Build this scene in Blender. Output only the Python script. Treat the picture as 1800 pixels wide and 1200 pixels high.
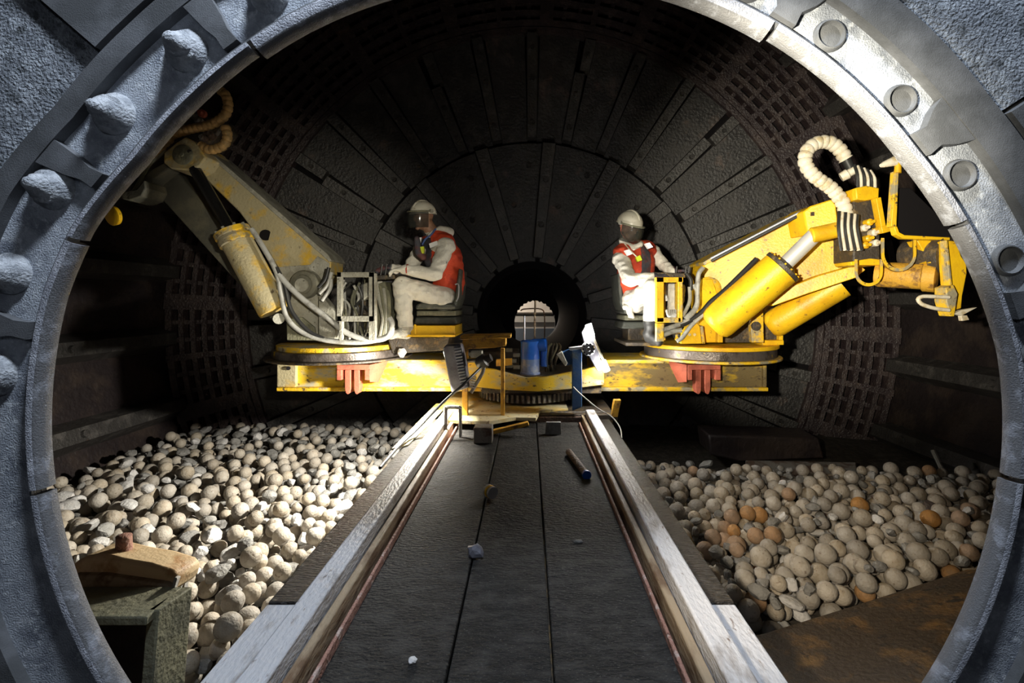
import bpy, bmesh, math, random
from mathutils import Vector, Matrix, Euler, noise
import numpy as np

for o in list(bpy.data.objects):
    bpy.data.objects.remove(o, do_unlink=True)
SC = bpy.context.scene
COL = SC.collection
R = math.radians
V = Vector
random.seed(7)

# ------------------------------------------------------------------ camera, world, lights, exposure
F, VX, VY = 850.0, 929.0, 529.0            # focal length in pixels, vanishing point of the track (1800 x 1200 frame)
cam = bpy.data.cameras.new('camera')
cam.sensor_fit = 'HORIZONTAL'; cam.sensor_width = 36.0; cam.lens = 36.0 * F / 1800
cam.shift_x = (900 - VX) / 1800; cam.shift_y = (VY - 600) / 1800
cam.clip_start = 0.05; cam.clip_end = 60
camo = bpy.data.objects.new('camera', cam); COL.objects.link(camo)
camo.location = (0, 0, 0); camo.rotation_euler = (R(90), 0, 0)
SC.camera = camo

w = bpy.data.worlds.new('world'); SC.world = w; w.use_nodes = True
w.node_tree.nodes['Background'].inputs[0].default_value = (0.55, 0.5, 0.62, 1)
w.node_tree.nodes['Background'].inputs[1].default_value = 0.005

SC.view_settings.view_transform = 'Standard'; SC.view_settings.look = 'None'
SC.view_settings.gamma = 1; SC.view_settings.use_curve_mapping = False
SC.view_settings.exposure = 0.0

def light(name, kind, loc, power, color, size=0.1, target=None, cone=60, blend=0.5):
    l = bpy.data.lights.new(name, kind); l.energy = power; l.color = color
    if kind == 'AREA': l.spread = R(175); l.shape = 'DISK'; l.size = size
    else: l.shadow_soft_size = size
    if kind == 'SPOT': l.spot_size = R(cone); l.spot_blend = blend
    o = bpy.data.objects.new(name, l); COL.objects.link(o); o.location = loc
    if target is not None:
        o.rotation_euler = (V(target) - V(loc)).to_track_quat('-Z', 'Y').to_euler()
    return o

def P0(px, py, Y): return ((px - VX) / F * Y, Y, -(py - VY) / F * Y)
# lamp hung above the mill mouth: cool light that rakes down over the trunnion ring and the near rails
light('mouth_lamp', 'POINT', (0.05, 0.46, 2.5), 400, (0.76, 0.86, 1.0), 0.20)
# weak cool fill added behind the photographer to soften the ring's shadows
light('mouth_fill', 'POINT', (-0.4, -1.1, 0.9), 16, (0.80, 0.88, 1.0), 0.25)
# flood lamp on a stand behind the photographer, shining into the mill towards the right boom
light('flood_fill_spot', 'SPOT', (-0.30, 0.15, 0.12), 1350, (1.0, 0.92, 0.74), 0.04, P0(1410, 405, 4.0), 46, 1.0)
light('flood_fill_spot', 'SPOT', (-0.26, 0.12, 0.05), 300, (1.0, 0.85, 0.64), 0.04, P0(1440, 985, 3.0), 27, 1.0)  # low spot added to brighten the right balls
light('flood_fill_spot', 'SPOT', (0.30, 0.10, 0.25), 400, (1.0, 0.92, 0.74), 0.05, P0(570, 450, 4.4), 34, 1.0)  # another spot added to brighten the left operator and boom
# flood lamp at the far mouth lighting the room beyond
light('far_room_lamp', 'POINT', (-2.3, 11.0, 0.5), 650, (1.0, 0.92, 0.82), 0.15)

# ------------------------------------------------------------------ measuring helpers
def P(px, py, Y):                          # point at depth Y seen at pixel (px, py) of the photograph
    return V(((px - VX) / F * Y, Y, -(py - VY) / F * Y))
def S(px, Y): return px * Y / F            # length of px pixels at depth Y

# ------------------------------------------------------------------ materials
MATS = {}
def nd(nt, t, **kw):
    n = nt.nodes.new(t)
    for k, v in kw.items(): setattr(n, k, v)
    return n
def mat(name, c1, rough=0.6, metal=0.0, c2=None, scale=6.0, lo=0.42, hi=0.58, bump=0.0, bscale=40.0, c3=None, scale3=25.0, lo3=0.58, hi3=0.64,
        stretch=(1, 1, 1), rough2=None, coord='pos', detail=5.0, spec=0.5, vary=0.0, bdist=0.02):
    m = bpy.data.materials.new(name); m.use_nodes = True
    nt = m.node_tree; b = nt.nodes['Principled BSDF']
    b.inputs['Roughness'].default_value = rough; b.inputs['Metallic'].default_value = metal
    b.inputs['Specular IOR Level'].default_value = spec
    L = nt.links.new
    if coord == 'pos': src = nd(nt, 'ShaderNodeNewGeometry').outputs['Position']
    else: src = nd(nt, 'ShaderNodeTexCoord').outputs['Object']
    mp = nd(nt, 'ShaderNodeMapping'); mp.inputs['Scale'].default_value = stretch
    L(src, mp.inputs['Vector']); vec = mp.outputs[0]
    if vary:
        oi = nd(nt, 'ShaderNodeObjectInfo'); ge = nd(nt, 'ShaderNodeNewGeometry')
        ad = nd(nt, 'ShaderNodeMath', operation='ADD'); L(oi.outputs['Random'], ad.inputs[0]); L(ge.outputs['Random Per Island'], ad.inputs[1])
        fr = nd(nt, 'ShaderNodeMath', operation='FRACT'); L(ad.outputs[0], fr.inputs[0])
        rnd = fr.outputs[0]
    def rgb(c): 
        n = nd(nt, 'ShaderNodeRGB'); n.outputs[0].default_value = (*c, 1); return n.outputs[0]
    def mask(sc, a, z, off=0.0):
        n = nd(nt, 'ShaderNodeTexNoise'); n.inputs['Scale'].default_value = sc; n.inputs['Detail'].default_value = detail; n.inputs['Roughness'].default_value = 0.62
        if off:
            vm = nd(nt, 'ShaderNodeVectorMath', operation='ADD'); vm.inputs[1].default_value = (off, off * 2, -off); L(vec, vm.inputs[0]); L(vm.outputs[0], n.inputs['Vector'])
        else: L(vec, n.inputs['Vector'])
        r = nd(nt, 'ShaderNodeMapRange'); r.inputs['From Min'].default_value = a; r.inputs['From Max'].default_value = z
        L(n.outputs['Fac'], r.inputs['Value']); return r.outputs['Result']
    col = rgb(c1)
    def mix(f, a, bb):
        x = nd(nt, 'ShaderNodeMix', data_type='RGBA')
        if isinstance(f, float): x.inputs[0].default_value = f
        else: L(f, x.inputs[0])
        L(a, x.inputs[6]); L(bb, x.inputs[7]); return x.outputs[2]
    if c2 is not None:
        mk = mask(scale, lo, hi); col = mix(mk, col, rgb(c2))
        if rough2 is not None:
            rr = nd(nt, 'ShaderNodeMapRange'); rr.inputs['To Min'].default_value = rough; rr.inputs['To Max'].default_value = rough2
            L(mk, rr.inputs['Value']); L(rr.outputs['Result'], b.inputs['Roughness'])
    if c3 is not None: col = mix(mask(scale3, lo3, hi3, 3.7), col, rgb(c3))
    if vary:
        hv = nd(nt, 'ShaderNodeHueSaturation')
        mr = nd(nt, 'ShaderNodeMapRange'); mr.inputs['To Min'].default_value = 1 - vary; mr.inputs['To Max'].default_value = 1 + vary * 0.7
        L(rnd, mr.inputs['Value']); L(mr.outputs['Result'], hv.inputs['Value'])
        m2 = nd(nt, 'ShaderNodeMath', operation='MULTIPLY'); m2.inputs[1].default_value = 7.31; L(rnd, m2.inputs[0])
        f2 = nd(nt, 'ShaderNodeMath', operation='FRACT'); L(m2.outputs[0], f2.inputs[0])
        mr2 = nd(nt, 'ShaderNodeMapRange'); mr2.inputs['To Min'].default_value = 0.6; mr2.inputs['To Max'].default_value = 1.12
        L(f2.outputs[0], mr2.inputs['Value']); L(mr2.outputs['Result'], hv.inputs['Saturation'])
        L(col, hv.inputs['Color']); col = hv.outputs[0]
    L(col, b.inputs['Base Color'])
    if bump:
        n = nd(nt, 'ShaderNodeTexNoise'); n.inputs['Scale'].default_value = bscale; n.inputs['Detail'].default_value = 4; L(vec, n.inputs['Vector'])
        bp = nd(nt, 'ShaderNodeBump'); bp.inputs['Strength'].default_value = bump; bp.inputs['Distance'].default_value = bdist
        L(n.outputs['Fac'], bp.inputs['Height']); L(bp.outputs[0], b.inputs['Normal'])
    MATS[name] = m
    return m
def emit(name, col, strength):
    m = bpy.data.materials.new(name); m.use_nodes = True
    b = m.node_tree.nodes['Principled BSDF']
    b.inputs['Base Color'].default_value = (*col, 1); b.inputs['Emission Color'].default_value = (*col, 1); b.inputs['Emission Strength'].default_value = strength
    MATS[name] = m
def clear(name, col, alpha, rough=0.15):
    m = bpy.data.materials.new(name); m.use_nodes = True
    b = m.node_tree.nodes['Principled BSDF']
    b.inputs['Base Color'].default_value = (*col, 1); b.inputs['Alpha'].default_value = alpha; b.inputs['Roughness'].default_value = rough
    MATS[name] = m

mat('slurry_plate', (.42, .45, .50), .75, 0, (.19, .21, .25), 14, .42, .64, .5, 230, (.60, .63, .67), 45, .54, .68, bdist=.012, detail=8)
mat('slurry_rough', (.22, .24, .27), .8, 0, (.38, .41, .45), 30, .46, .60, 1.0, 140, (.10, .11, .12), 24, .55, .65)
mat('ring_smooth', (.085, .088, .092), .62, 0, (.155, .16, .17), 8, .42, .66, .25, 320, bdist=.006)
mat('lip_metal', (.15, .15, .155), .55, 0, (.30, .31, .34), 22, .52, .66, .4, 260, (.62, .64, .68), 200, .66, .72, bdist=.008)
mat('lip_face', (.31, .32, .36), .6, 0, (.48, .49, .54), 26, .46, .62, .6, 220, bdist=.01)
mat('bolt_grout', (.50, .52, .55), .8, 0, (.30, .32, .35), 30, .42, .6, .8, 150, bdist=.01)
mat('liner_black', (.036, .034, .034), .42, 0, (.07, .066, .063), 5, .46, .66, .7, 30, (.15, .105, .085), 2.2, .60, .72, rough2=.6)
mat('liner_bar', (.055, .052, .050), .40, 0, (.105, .098, .092), 7, .5, .66, .6, 35, rough2=.55)
mat('grate_purple', (.040, .028, .030), .40, 0, (.075, .055, .052), 6, .46, .62, .7, 40)
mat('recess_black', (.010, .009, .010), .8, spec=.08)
mat('shell_dark', (.028, .021, .022), .5, 0, (.055, .04, .034), 3, .46, .62, .6, 20)
mat('deck_black', (.016, .0155, .015), .7, 0, (.052, .049, .045), 16, .46, .62, 1.0, 75, (.12, .115, .105), 190, .58, .68, stretch=(.6, 1.4, 1), rough2=.8, bdist=.02, spec=.22, detail=8)
mat('timber_shaded', (.022, .020, .018), .42, 0, (.075, .07, .06), 20, .55, .68, 1.0, 30, stretch=(1, 5, 1), bdist=.03)  # plank grain, darkened for the ring's shadow
mat('rail_steel', (.58, .58, .60), .55, .1, (.30, .27, .25), 12, .54, .70, .35, 90, (.15, .10, .07), 40, .62, .7, stretch=(1, .4, 1))
mat('rust_brown', (.11, .055, .03), .65, 0, (.06, .035, .025), 9, .42, .6, .6, 60)
mat('rust_tan', (.34, .26, .17), .6, 0, (.15, .09, .05), 12, .48, .62, .3, 60, stretch=(1, .35, 1))
mat('rust_pink', (.36, .19, .145), .75, 0, (.52, .40, .35), 20, .54, .64, .6, 80, (.17, .08, .06), 30, .6, .68)
mat('rust_red', (.52, .13, .075), .6, 0, (.34, .085, .05), 10, .5, .66, .2, 60)
mat('rust_plate', (.05, .034, .02), .75, 0, (.20, .11, .035), 4, .52, .68, .9, 40, (.02, .015, .012), 9, .6, .66)
mat('rust_grey', (.20, .19, .17), .6, 0, (.11, .07, .05), 8, .48, .6, .5, 50)
mat('yellow_clean', (.86, .52, .012), .42, 0, (.66, .36, .012), 4, .46, .64, .12, 60, (.22, .12, .03), 22, .62, .70)
mat('yellow_worn', (.80, .50, .02), .5, 0, (.34, .30, .20), 7, .47, .58, .25, 50, (.12, .075, .035), 22, .60, .66)
mat('yellow_beam', (.76, .52, .03), .5, 0, (.42, .40, .31), 3.2, .46, .60, .2, 50, (.14, .09, .04), 17, .60, .66, stretch=(1, 1, 2.2))
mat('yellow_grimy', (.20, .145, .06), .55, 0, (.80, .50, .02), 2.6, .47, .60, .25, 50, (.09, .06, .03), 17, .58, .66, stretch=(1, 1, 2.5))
mat('yellow_pale', (.62, .56, .36), .55, 0, (.66, .46, .10), 4, .46, .62, .25, 60, (.16, .10, .05), 18, .60, .66)
mat('yellow_dusty', (.46, .40, .24), .7, 0, (.66, .42, .05), 4.2, .50, .62, .35, 45, (.14, .105, .06), 20, .62, .70)
mat('orange_rusty', (.62, .34, .035), .55, 0, (.22, .11, .03), 14, .50, .64, .3, 70)
mat('dust_grey', (.40, .39, .33), .75, 0, (.28, .27, .22), 9, .44, .6, .4, 60, (.10, .09, .07), 22, .62, .68)
mat('dust_green', (.19, .185, .12), .75, 0, (.12, .12, .085), 6, .44, .6, .4, 50)
mat('dark_link', (.12, .118, .095), .6, 0, (.19, .18, .13), 4, .46, .6, .3, 40)
mat('machine_dark', (.055, .045, .035), .5, 0, (.16, .11, .05), 12, .52, .64, .4, 50)
mat('ring_steel', (.16, .135, .12), .36, .5, (.075, .06, .05), 9, .46, .6, .2, 70, (.66, .43, .03), 9, .63, .67)
mat('cast_grey', (.30, .30, .29), .5, .1, (.2, .19, .18), 12, .45, .6, .2, 60)
mat('chrome', (.80, .79, .75), .35, .35)
mat('rod_dark', (.10, .10, .10), .2, .9)
mat('rubber', (.025, .025, .025), .45)
mat('seat_black', (.055, .06, .05), .6, 0, (.10, .10, .085), 14, .5, .62, .2, 60)
mat('hose_grey', (.44, .44, .41), .5, 0, (.27, .26, .23), 14, .48, .62, .1, 60)
mat('hose_cream', (.74, .68, .55), .5, 0, (.55, .44, .25), 14, .52, .66, .1, 60)
mat('hose_orange', (.54, .34, .13), .55, 0, (.36, .24, .10), 18, .46, .6, .1, 60)
mat('blue_paint', (.010, .085, .42), .35, 0, (.02, .12, .5), 7, .45, .6, .05, 60)
mat('blue_worn', (.02, .075, .20), .5, 0, (.10, .12, .15), 9, .52, .66, .15, 60)
mat('blue_dusty', (.12, .18, .36), .45, 0, (.3, .33, .38), 12, .45, .62, .1, 60)
mat('lamp_grey', (.17, .17, .20), .45, .3, (.11, .11, .13), 10, .45, .6, .1, 60)
mat('alu', (.60, .61, .64), .35, .7)
mat('cloth_white', (.78, .75, .66), .85, 0, (.62, .59, .51), 8, .50, .66, .5, 28, (.22, .21, .18), 13, .66, .72)
mat('cloth_grey', (.40, .40, .42), .85, 0, (.28, .28, .30), 9, .45, .6, .4, 30)
mat('vest_red', (.62, .065, .02), .75, 0, (.44, .035, .015), 9, .48, .64, .5, 24)
mat('vest_dark', (.06, .06, .075), .75, 0, (.13, .05, .05), 10, .5, .62, .4, 26)
mat('white_patch', (.85, .85, .84), .5)
mat('skin', (.40, .22, .14), .55, 0, (.30, .16, .10), 20, .45, .6, .1, 60)
mat('helmet_white', (.74, .71, .60), .35, 0, (.35, .30, .20), 16, .60, .68, .05, 60)
mat('boot_dusty', (.36, .35, .30), .75, 0, (.22, .21, .18), 14, .45, .6, .4, 50)
mat('boot_black', (.03, .03, .03), .5)
mat('strap_blue', (.05, .10, .30), .6)
mat('tag_yellow', (.62, .72, .02), .5)
mat('tag_red', (.65, .12, .06), .5)
mat('ball_steel', (.45, .40, .325), .62, 0, (.38, .32, .24), 22, .48, .66, .35, 60, (.23, .17, .12), 44, .60, .68, vary=.30)
mat('ball_rust', (.46, .25, .10), .7, 0, (.34, .20, .09), 22, .46, .62, .35, 60, vary=.2)
mat('stone_grey', (.30, .295, .28), .8, 0, (.20, .195, .18), 14, .45, .62, .7, 40, vary=.4)
mat('stone_pale', (.66, .65, .64), .75, 0, (.50, .49, .47), 16, .48, .62, .6, 40, vary=.15)
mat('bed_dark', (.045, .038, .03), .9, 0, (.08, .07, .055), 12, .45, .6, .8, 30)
mat('cast_beige', (.66, .50, .30), .55, 0, (.44, .26, .12), 9, .52, .66, .2, 60)
mat('room_wall', (.66, .58, .49), .8, 0, (.58, .50, .42), 2)
mat('room_band', (.30, .27, .23), .7)
mat('room_dark', (.06, .07, .085), .7)
mat('cable_black', (.02, .02, .022), .45)
mat('wood_grey', (.15, .125, .11), .8, 0, (.10, .08, .075), 16, .45, .6, .7, 40, stretch=(1, .4, 2))
emit('lamp_glow', (1.0, .97, .9), 330)
emit('flood_glass', (1.0, .95, .85), 6)
clear('visor_smoke', (.05, .052, .045), .42, .12)

# ------------------------------------------------------------------ mesh builder
def empty(name, loc, label, cat, group=None, kind=None):
    o = bpy.data.objects.new(name, None); COL.objects.link(o); o.location = loc; o.empty_display_size = .1
    tag(o, label, cat, group, kind); return o
def tag(o, label=None, cat=None, group=None, kind=None):
    if label: o['label'] = label
    if cat: o['category'] = cat
    if group: o['group'] = group
    if kind: o['kind'] = kind
    return o
def world_of(o):
    m = Matrix.LocRotScale(o.location, o.rotation_euler, o.scale)
    if o.parent: m = world_of(o.parent) @ o.matrix_parent_inverse @ m
    return m
def adopt(o, parent):
    o.parent = parent; o.matrix_parent_inverse = world_of(parent).inverted()
    return o

class MB:
    def __init__(s): s.v = []; s.f = []; s.m = []; s.cm = 0
    def add(s, vs, fs):
        k = len(s.v); s.v += [tuple(p) for p in vs]
        for f in fs: s.f.append(tuple(i + k for i in f)); s.m.append(s.cm)
        return s
    def slot(s, i): s.cm = i; return s
    def box(s, c, d, rot=None):
        c = V(c); q = rot.to_matrix() if isinstance(rot, Euler) else (rot if rot is not None else Matrix.Identity(3))
        vs = [c + q @ V((sx * d[0] / 2, sy * d[1] / 2, sz * d[2] / 2)) for sx in (-1, 1) for sy in (-1, 1) for sz in (-1, 1)]
        return s.add(vs, [(0, 1, 3, 2), (4, 6, 7, 5), (0, 4, 5, 1), (2, 3, 7, 6), (0, 2, 6, 4), (1, 5, 7, 3)])
    def span(s, x0, x1, y0, y1, z0, z1):
        return s.box(((x0 + x1) / 2, (y0 + y1) / 2, (z0 + z1) / 2), (x1 - x0, y1 - y0, z1 - z0))
    def prism(s, pts, vec):
        n = len(pts); vec = V(vec); a = [V(p) for p in pts]; b = [p + vec for p in a]
        return s.add(a + b, [tuple(range(n)), tuple(range(2 * n - 1, n - 1, -1))] + [(i, i + n, (i + 1) % n + n, (i + 1) % n) for i in range(n)])
    def cyl(s, p0, p1, r0, r1=None, n=24, caps=True):
        p0, p1 = V(p0), V(p1); r1 = r0 if r1 is None else r1
        q = (p1 - p0).to_track_quat('Z', 'Y').to_matrix()
        vs = []
        for p, r in ((p0, r0), (p1, r1)):
            for i in range(n):
                a = 2 * math.pi * i / n; vs.append(p + q @ V((r * math.cos(a), r * math.sin(a), 0)))
        fs = [(i, (i + 1) % n, (i + 1) % n + n, i + n) for i in range(n)]
        if caps: fs += [tuple(range(n - 1, -1, -1)), tuple(range(n, 2 * n))]
        return s.add(vs, fs)
    def lathe(s, p0, axis, prof, n=28):          # prof: (distance along the axis, radius)
        p0 = V(p0); ax = V(axis).normalized(); q = ax.to_track_quat('Z', 'Y').to_matrix()
        vs = []; fs = []
        for (t, r) in prof:
            for i in range(n):
                a = 2 * math.pi * i / n; vs.append(p0 + ax * t + q @ V((max(r, 1e-4) * math.cos(a), max(r, 1e-4) * math.sin(a), 0)))
        for j in range(len(prof) - 1):
            for i in range(n): fs.append((j * n + i, j * n + (i + 1) % n, (j + 1) * n + (i + 1) % n, (j + 1) * n + i))
        fs.append(tuple(range(n - 1, -1, -1))); k = (len(prof) - 1) * n; fs.append(tuple(range(k, k + n)))
        return s.add(vs, fs)
    def tube(s, pts, r, n=10, sub=6, corr=0.0, pitch=None):
        pts = [V(p) for p in pts]
        if sub > 1 and len(pts) > 2:
            q = []
            e = [2 * pts[0] - pts[1]] + pts + [2 * pts[-1] - pts[-2]]
            for i in range(1, len(e) - 2):
                for k in range(sub):
                    t = k / sub; a, b, c, d = e[i - 1], e[i], e[i + 1], e[i + 2]
                    q.append(.5 * ((2 * b) + (c - a) * t + (2 * a - 5 * b + 4 * c - d) * t * t + (3 * b - a - 3 * c + d) * t ** 3))
            q.append(pts[-1]); pts = q
        if pitch:                                   # resample for ribs
            out = [pts[0]]; acc = 0; st = pitch / 4
            for i in range(1, len(pts)):
                a = pts[i - 1]; b = pts[i]; L = (b - a).length
                while acc + L >= st:
                    t = (st - acc) / L; a = a + (b - a) * t; out.append(a.copy()); L = (b - a).length; acc = 0
                    if L < 1e-9: break
                acc += L
            pts = out
        nrm = None; vs = []; fs = []; m = len(pts)
        for i, p in enumerate(pts):
            t = (pts[min(i + 1, m - 1)] - pts[max(i - 1, 0)]).normalized()
            if nrm is None: nrm = t.orthogonal().normalized()
            nrm = (nrm - t * nrm.dot(t)).normalized(); bn = t.cross(nrm)
            rr = r * (1 - corr * (1 if (i % 4 == 0) else 0)) if pitch else r
            for k in range(n):
                a = 2 * math.pi * k / n; vs.append(p + nrm * (rr * math.cos(a)) + bn * (rr * math.sin(a)))
        for i in range(m - 1):
            for k in range(n): fs.append((i * n + k, i * n + (k + 1) % n, (i + 1) * n + (k + 1) % n, (i + 1) * n + k))
        fs.append(tuple(range(n - 1, -1, -1))); fs.append(tuple(range((m - 1) * n, m * n)))
        return s.add(vs, fs)
    def ell(s, c, rad, rot=None, nu=20, nv=12):
        c = V(c); q = rot.to_matrix() if isinstance(rot, Euler) else (rot if rot is not None else Matrix.Identity(3))
        vs = [c + q @ V((0, 0, rad[2]))]
        for j in range(1, nv):
            t = math.pi * j / nv
            for i in range(nu):
                a = 2 * math.pi * i / nu
                vs.append(c + q @ V((rad[0] * math.sin(t) * math.cos(a), rad[1] * math.sin(t) * math.sin(a), rad[2] * math.cos(t))))
        vs.append(c + q @ V((0, 0, -rad[2]))); k = len(vs) - 1
        fs = [(0, 1 + i, 1 + (i + 1) % nu) for i in range(nu)]
        for j in range(nv - 2):
            b = 1 + j * nu
            fs += [(b + i, b + nu + i, b + nu + (i + 1) % nu, b + (i + 1) % nu) for i in range(nu)]
        b = 1 + (nv - 2) * nu
        fs += [(b + i, k, b + (i + 1) % nu) for i in range(nu)]
        return s.add(vs, fs)
    def mesh(s, name, mats, smooth=40):
        me = bpy.data.meshes.new(name); me.from_pydata(s.v, [], s.f)
        for mm in (mats if isinstance(mats, (list, tuple)) else [mats]): me.materials.append(MATS[mm])
        if any(s.m): me.polygons.foreach_set('material_index', s.m)
        bm = bmesh.new(); bm.from_mesh(me); bmesh.ops.recalc_face_normals(bm, faces=bm.faces); bm.to_mesh(me); bm.free()
        if smooth: me.shade_smooth(); me.set_sharp_from_angle(angle=R(smooth))
        me.update(); return me
    def build(s, name, mats, parent=None, smooth=40, bevel=0.0, label=None):
        o = bpy.data.objects.new(name, s.mesh(name, mats, smooth)); COL.objects.link(o)
        if parent: adopt(o, parent)
        if bevel:
            b = o.modifiers.new('bevel', 'BEVEL'); b.width = bevel; b.segments = 2; b.limit_method = 'ANGLE'; b.angle_limit = R(50)
        if label: o['label'] = label
        return o
def inst(me, name, parent=None, loc=(0, 0, 0), rot=(0, 0, 0), scale=(1, 1, 1)):
    o = bpy.data.objects.new(name, me); COL.objects.link(o); o.location = loc; o.rotation_euler = rot; o.scale = scale
    if parent: adopt(o, parent)
    return o
def polyP(pts, Y, slope=0.0, x0=0.0):
    return [P(x, y, Y + slope * (x - x0)) for x, y in pts]

# ------------------------------------------------------------------ the mill: far head, shell, near head
AX = V((0.05, 0, -0.22)); RS = 4.7
def hy(r): return 6.15 + (RS - r) * 0.24             # the far head is a shallow cone
def worn(t):                                         # the ring is out of round: flatter towards the top
    t = math.degrees(t) % 360
    if t > 180: return 1.0
    if t > 90: return float(np.interp(180 - t, (0, 15, 24, 34, 45, 60, 90), (1, .999, .988, .956, .948, .944, .93)))
    return float(np.interp(90 - abs(90 - t), (0, 8, 20, 35, 60, 90), (1, .998, .978, .954, .944, .93)))
def ring_band(mb, prof, th0, th1, n, sq=1.0, c=(0, 0)):
    """sweep a closed (radius, y) profile between two angles (degrees) about the mill axis"""
    k = len(prof); vs = []; fs = []
    for i in range(n + 1):
        t = R(th0 + (th1 - th0) * i / n)
        for (r, y) in prof:
            k_ = worn(t) if sq != 1.0 else 1.0
            vs.append((c[0] + k_ * r * math.cos(t), y, c[1] + k_ * r * math.sin(t)))
    for i in range(n):
        for j in range(k): fs.append((i * k + j, i * k + (j + 1) % k, (i + 1) * k + (j + 1) % k, (i + 1) * k + j))
    if abs(th1 - th0) < 359.9: fs += [tuple(range(k)), tuple(range(n * k, n * k + k))]
    return mb.add(vs, fs)

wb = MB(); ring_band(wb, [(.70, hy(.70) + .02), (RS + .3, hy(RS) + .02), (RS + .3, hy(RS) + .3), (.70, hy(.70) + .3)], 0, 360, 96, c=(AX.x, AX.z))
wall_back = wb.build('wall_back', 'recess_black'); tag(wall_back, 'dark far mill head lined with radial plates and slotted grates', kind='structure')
sh = MB(); ring_band(sh, [(RS, 1.6), (RS, hy(RS) + .1), (RS + .3, hy(RS) + .1), (RS + .3, 1.6)], 0, 360, 128, c=(AX.x, AX.z))
wall_side = sh.build('wall_side', 'shell_dark'); tag(wall_side, 'dark cylindrical mill shell around the charge', kind='structure')
wf = MB(); ring_band(wf, [(1.54, 1.44), (RS + .3, 1.75), (RS + .3, 1.60), (1.46, 1.33)], 0, 360, 96, c=(AX.x, AX.z - .1))
wall_front = wf.build('wall_front', 'shell_dark'); tag(wall_front, 'near mill head behind the trunnion ring', kind='structure')
# dark throat of the far trunnion and the lit room beyond
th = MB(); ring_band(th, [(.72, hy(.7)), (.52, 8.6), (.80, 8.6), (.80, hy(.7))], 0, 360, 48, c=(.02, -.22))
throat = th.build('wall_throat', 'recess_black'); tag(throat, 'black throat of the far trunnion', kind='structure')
# end plate of the throat with a jagged arched opening
ep = MB(); hole = []
cx, cz = P(940, 569, 9.0).x, P(940, 569, 9.0).z; rr = S(36, 9.0)
for i in range(49):
    t = R(-20 + 220 * i / 48); k = 1 + (.035 * math.sin(i * 2.3) if 15 < i < 33 or True else 0) * (1 if 20 < math.degrees(t) < 160 else .15)
    hole.append(V((cx + rr * k * math.cos(t), 9.0, cz + rr * 1.12 * k * math.sin(t))))
hole = [V((cx + rr * .94, 9.0, cz - .75))] + hole + [V((cx - rr * .94, 9.0, cz - .75))]
outer = []
for p in hole:
    d = (p - V((cx, 9.0, cz))); d = d.normalized() * 1.3; outer.append(V((cx, 9.0, cz)) + d)
outer[0] = V((cx + 1.2, 9, cz - .75)); outer[-1] = V((cx - 1.2, 9, cz - .75))
n = len(hole); T = V((0, .12, 0))
ep.add(hole + outer + [p + T for p in hole] + [p + T for p in outer],
       [(i, i + 1, n + i + 1, n + i) for i in range(n - 1)] + [(2 * n + i, 3 * n + i, 3 * n + i + 1, 2 * n + i + 1) for i in range(n - 1)] +
       [(i, 2 * n + i, 2 * n + i + 1, i + 1) for i in range(n - 1)])
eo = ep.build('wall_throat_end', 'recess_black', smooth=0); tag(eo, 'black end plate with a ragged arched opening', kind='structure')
rw = MB().span(-3.5, 3.5, 11.8, 11.9, -3, 3)
room = rw.build('wall_far_room', 'room_wall'); tag(room, 'pale beige wall of the lit room beyond the far opening', kind='structure')
MB().span(-3.4, 3.4, 11.70, 11.8, P(0, 566, 11.7).z, P(0, 550, 11.7).z).build('trim_band', 'room_band', room)
MB().span(-3.4, 3.4, 11.66, 11.8, P(0, 552, 11.7).z, P(0, 549, 11.7).z).build('trim_ledge', 'machine_dark', room)
MB().span(-3.4, 3.4, 11.60, 11.8, -3, P(0, 577, 11.7).z).build('trim_plinth', 'room_dark', room)

# far head liners: inner radial plates, outer radial plates, slotted grates; only what stands above the charge
def sector(mb, r0, r1, a0, a1, t0, t1, n=3):        # raised sector tile on the cone, angles about 0, t = height off the cone towards the mouth
    vs = []; fs = []
    for i in range(n + 1):
        a = a0 + (a1 - a0) * i / n
        for r, t in ((r0, t0), (r1, t0), (r1, t1), (r0, t1)):
            vs.append((r * math.cos(a), hy(r) - t, r * math.sin(a)))
    for i in range(n):
        for j in range(4): fs.append((i * 4 + j, i * 4 + (j + 1) % 4, i * 4 + 4 + (j + 1) % 4, i * 4 + 4 + j))
    fs += [(0, 1, 2, 3), tuple(n * 4 + j for j in range(4))]
    return mb.add(vs, fs)
def radial_bar(mb, r0, r1, w0, w1, t0, t1):
    vs = []
    for r, w in ((r0, w0), (r1, w1)):
        vs += [(r, hy(r) - t0, -w / 2), (r, hy(r) - t0, w / 2), (r, hy(r) - t1, w / 2 * .8), (r, hy(r) - t1, -w / 2 * .8)]
    return mb.add(vs, [(0, 1, 2, 3), (7, 6, 5, 4), (0, 4, 5, 1), (1, 5, 6, 2), (2, 6, 7, 3), (3, 7, 4, 0)])
def stud(mb, r, z, rad, t0, t1):
    y0 = hy(r); return mb.cyl((r, y0 - t0, z), (r, y0 - t1, z), rad, rad * .85, 10)
def place(me, name, ang, parent=wall_back):
    return inst(me, name, parent, AX, (0, -ang, 0))
RB0, RB1, RC0, RA1 = 2.42, 3.72, .80, 4.62
NB, NC, NA = 32, 16, 20
pb = 2 * math.pi / NB; pc = 2 * math.pi / NC; pa = 2 * math.pi / NA
m_plateB = sector(MB(), RB0, RB1, -pb * .36, pb * .36, 0, .05).mesh('liner_plate', 'liner_black')
mb = MB(); radial_bar(mb, RB0 + .02, RB1 - .03, .15, .17, 0, .15); stud(mb, 2.62, 0, .035, .14, .18); stud(mb, 3.15, 0, .035, .14, .18); stud(mb, 3.5, 0, .03, .14, .18)
m_barB = mb.mesh('lifter_bar', 'liner_bar')
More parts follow.
